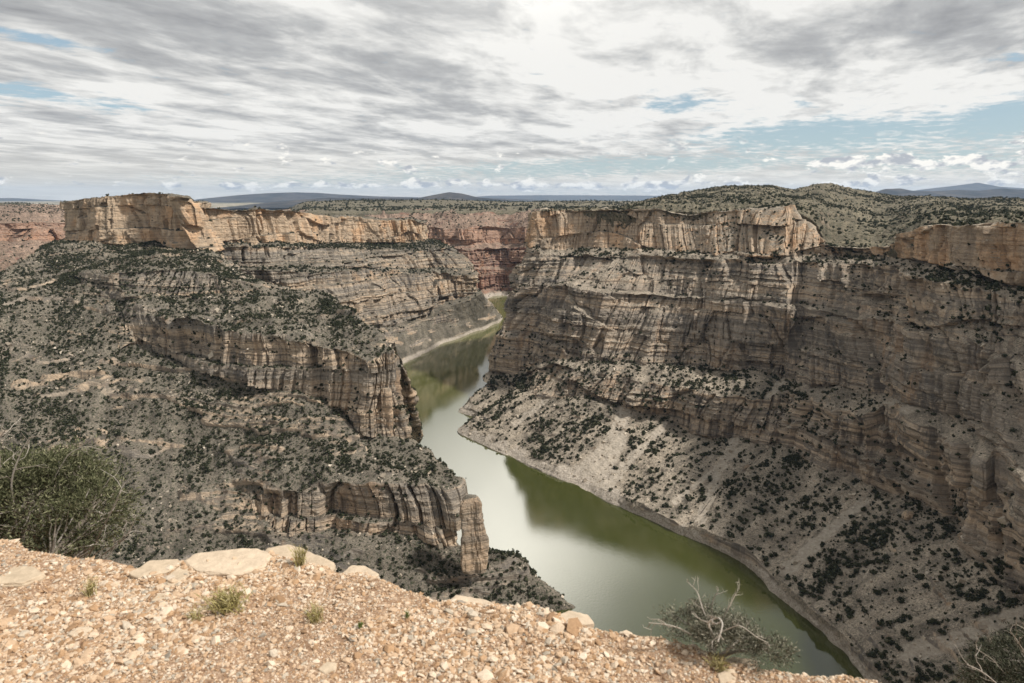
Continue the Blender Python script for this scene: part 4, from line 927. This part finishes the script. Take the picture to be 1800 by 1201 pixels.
def tuft(px, py, wpx, hpx, n, mat, label, name='grass_tuft', cat='grass tuft', seed=0, lw=.0014):
    random.seed(seed); p = W(px, py, GZ); p[2] = float(gz(p[0], p[1])); dep = project(p)[2]; w_ = wpx * dep / F / 2; h_ = hpx * dep / F
    V, Fq = [], []
    for _ in range(n):
        a = random.uniform(0, 6.28); rr_ = w_ * random.uniform(.1, 1) ; q0 = np.array((random.gauss(0, w_ * .22), random.gauss(0, w_ * .22), 0))
        tip = q0 + np.array((math.cos(a) * rr_ * .8, math.sin(a) * rr_ * .8, h_ * random.uniform(.35, 1))); mid = (q0 + tip) / 2 + np.array((0, 0, h_ * .15))
        s_ = np.cross(tip - q0, (random.gauss(0, 1), random.gauss(0, 1), .3)); s_ = s_ / np.linalg.norm(s_) * lw * random.uniform(.7, 1.6)
        k0 = len(V); V += [q0 - s_, q0 + s_, mid + s_, mid - s_, tip + s_ * .3, tip - s_ * .3]; Fq += [(k0, k0 + 1, k0 + 2, k0 + 3), (k0 + 3, k0 + 2, k0 + 4, k0 + 5)]
        if random.random() < .5:     # small side leaves
            for f in (.4, .6, .8):
                b0 = q0 * (1 - f) + tip * f + np.array((0, 0, h_ * .1)); e = b0 + np.array([random.gauss(0, h_ * .12) for _ in range(3)]) ; k0 = len(V)
                V += [b0, b0 + s_ * 1.5, e, b0 - s_ * 1.5]; Fq += [(k0, k0 + 1, k0 + 2, k0 + 3)]
    o = link(name, mesh_from(name, np.array(V), np.array(Fq)), mat, loc=tuple(p)); return props(o, label, cat)
tuft(402, 1068, 92, 44, 190, M_yel, 'wide yellow green tuft on the gravel below the broad slab', seed=1)
tuft(528, 985, 40, 42, 60, M_yel, 'yellow sprig growing out of the cream boulder at the lip', 'sprig', 'sprig', 2)
tuft(556, 1088, 62, 36, 90, M_yel, 'thin straw coloured tuft below the cream boulder', seed=3, lw=.0009)
tuft(160, 1048, 46, 40, 60, M_yel, 'sparse dry tuft on the gravel right of the sunken slab', seed=4, lw=.0009)
tuft(633, 1106, 14, 14, 40, M_grn, 'tiny bright green seedling alone on the gravel', 'seedling', 'seedling', 5, lw=.0012)
tuft(716, 1086, 16, 16, 24, M_grn, 'tiny dull green sprout right of the bright seedling', 'seedling', 'seedling', 6)
tuft(1262, 1166, 60, 24, 80, M_yel, 'low yellowish tuft in the gravel under the twisted shrub', seed=7)
tuft(345, 1090, 40, 22, 50, M_yel, 'short brownish tuft left of the wide yellow green tuft', seed=8, lw=.0009)

# ------------------------------------------------------------------ the air
hb = 60500; ht = 780
hv = np.array(list(itertools.product((-hb, hb), (-hb, hb), (-720, ht))), float)
hm = mesh_from('haze', hv, np.array([(0, 1, 3, 2), (4, 6, 7, 5), (0, 4, 5, 1), (2, 3, 7, 6), (0, 2, 6, 4), (1, 5, 7, 3)]))
mz = bpy.data.materials.new('haze'); mz.use_nodes = True; mz.node_tree.nodes.clear(); tz = NT(mz.node_tree)
oz = tz.add('ShaderNodeOutputMaterial'); vz = tz.add('ShaderNodeVolumePrincipled'); tz.l.new(vz.outputs[0], oz.inputs['Volume'])
vz.inputs['Color'].default_value = (.50, .68, .96, 1); vz.inputs['Density'].default_value = 1.25e-5; vz.inputs['Anisotropy'].default_value = .2
props(link('haze', hm, mz), kind='stuff')
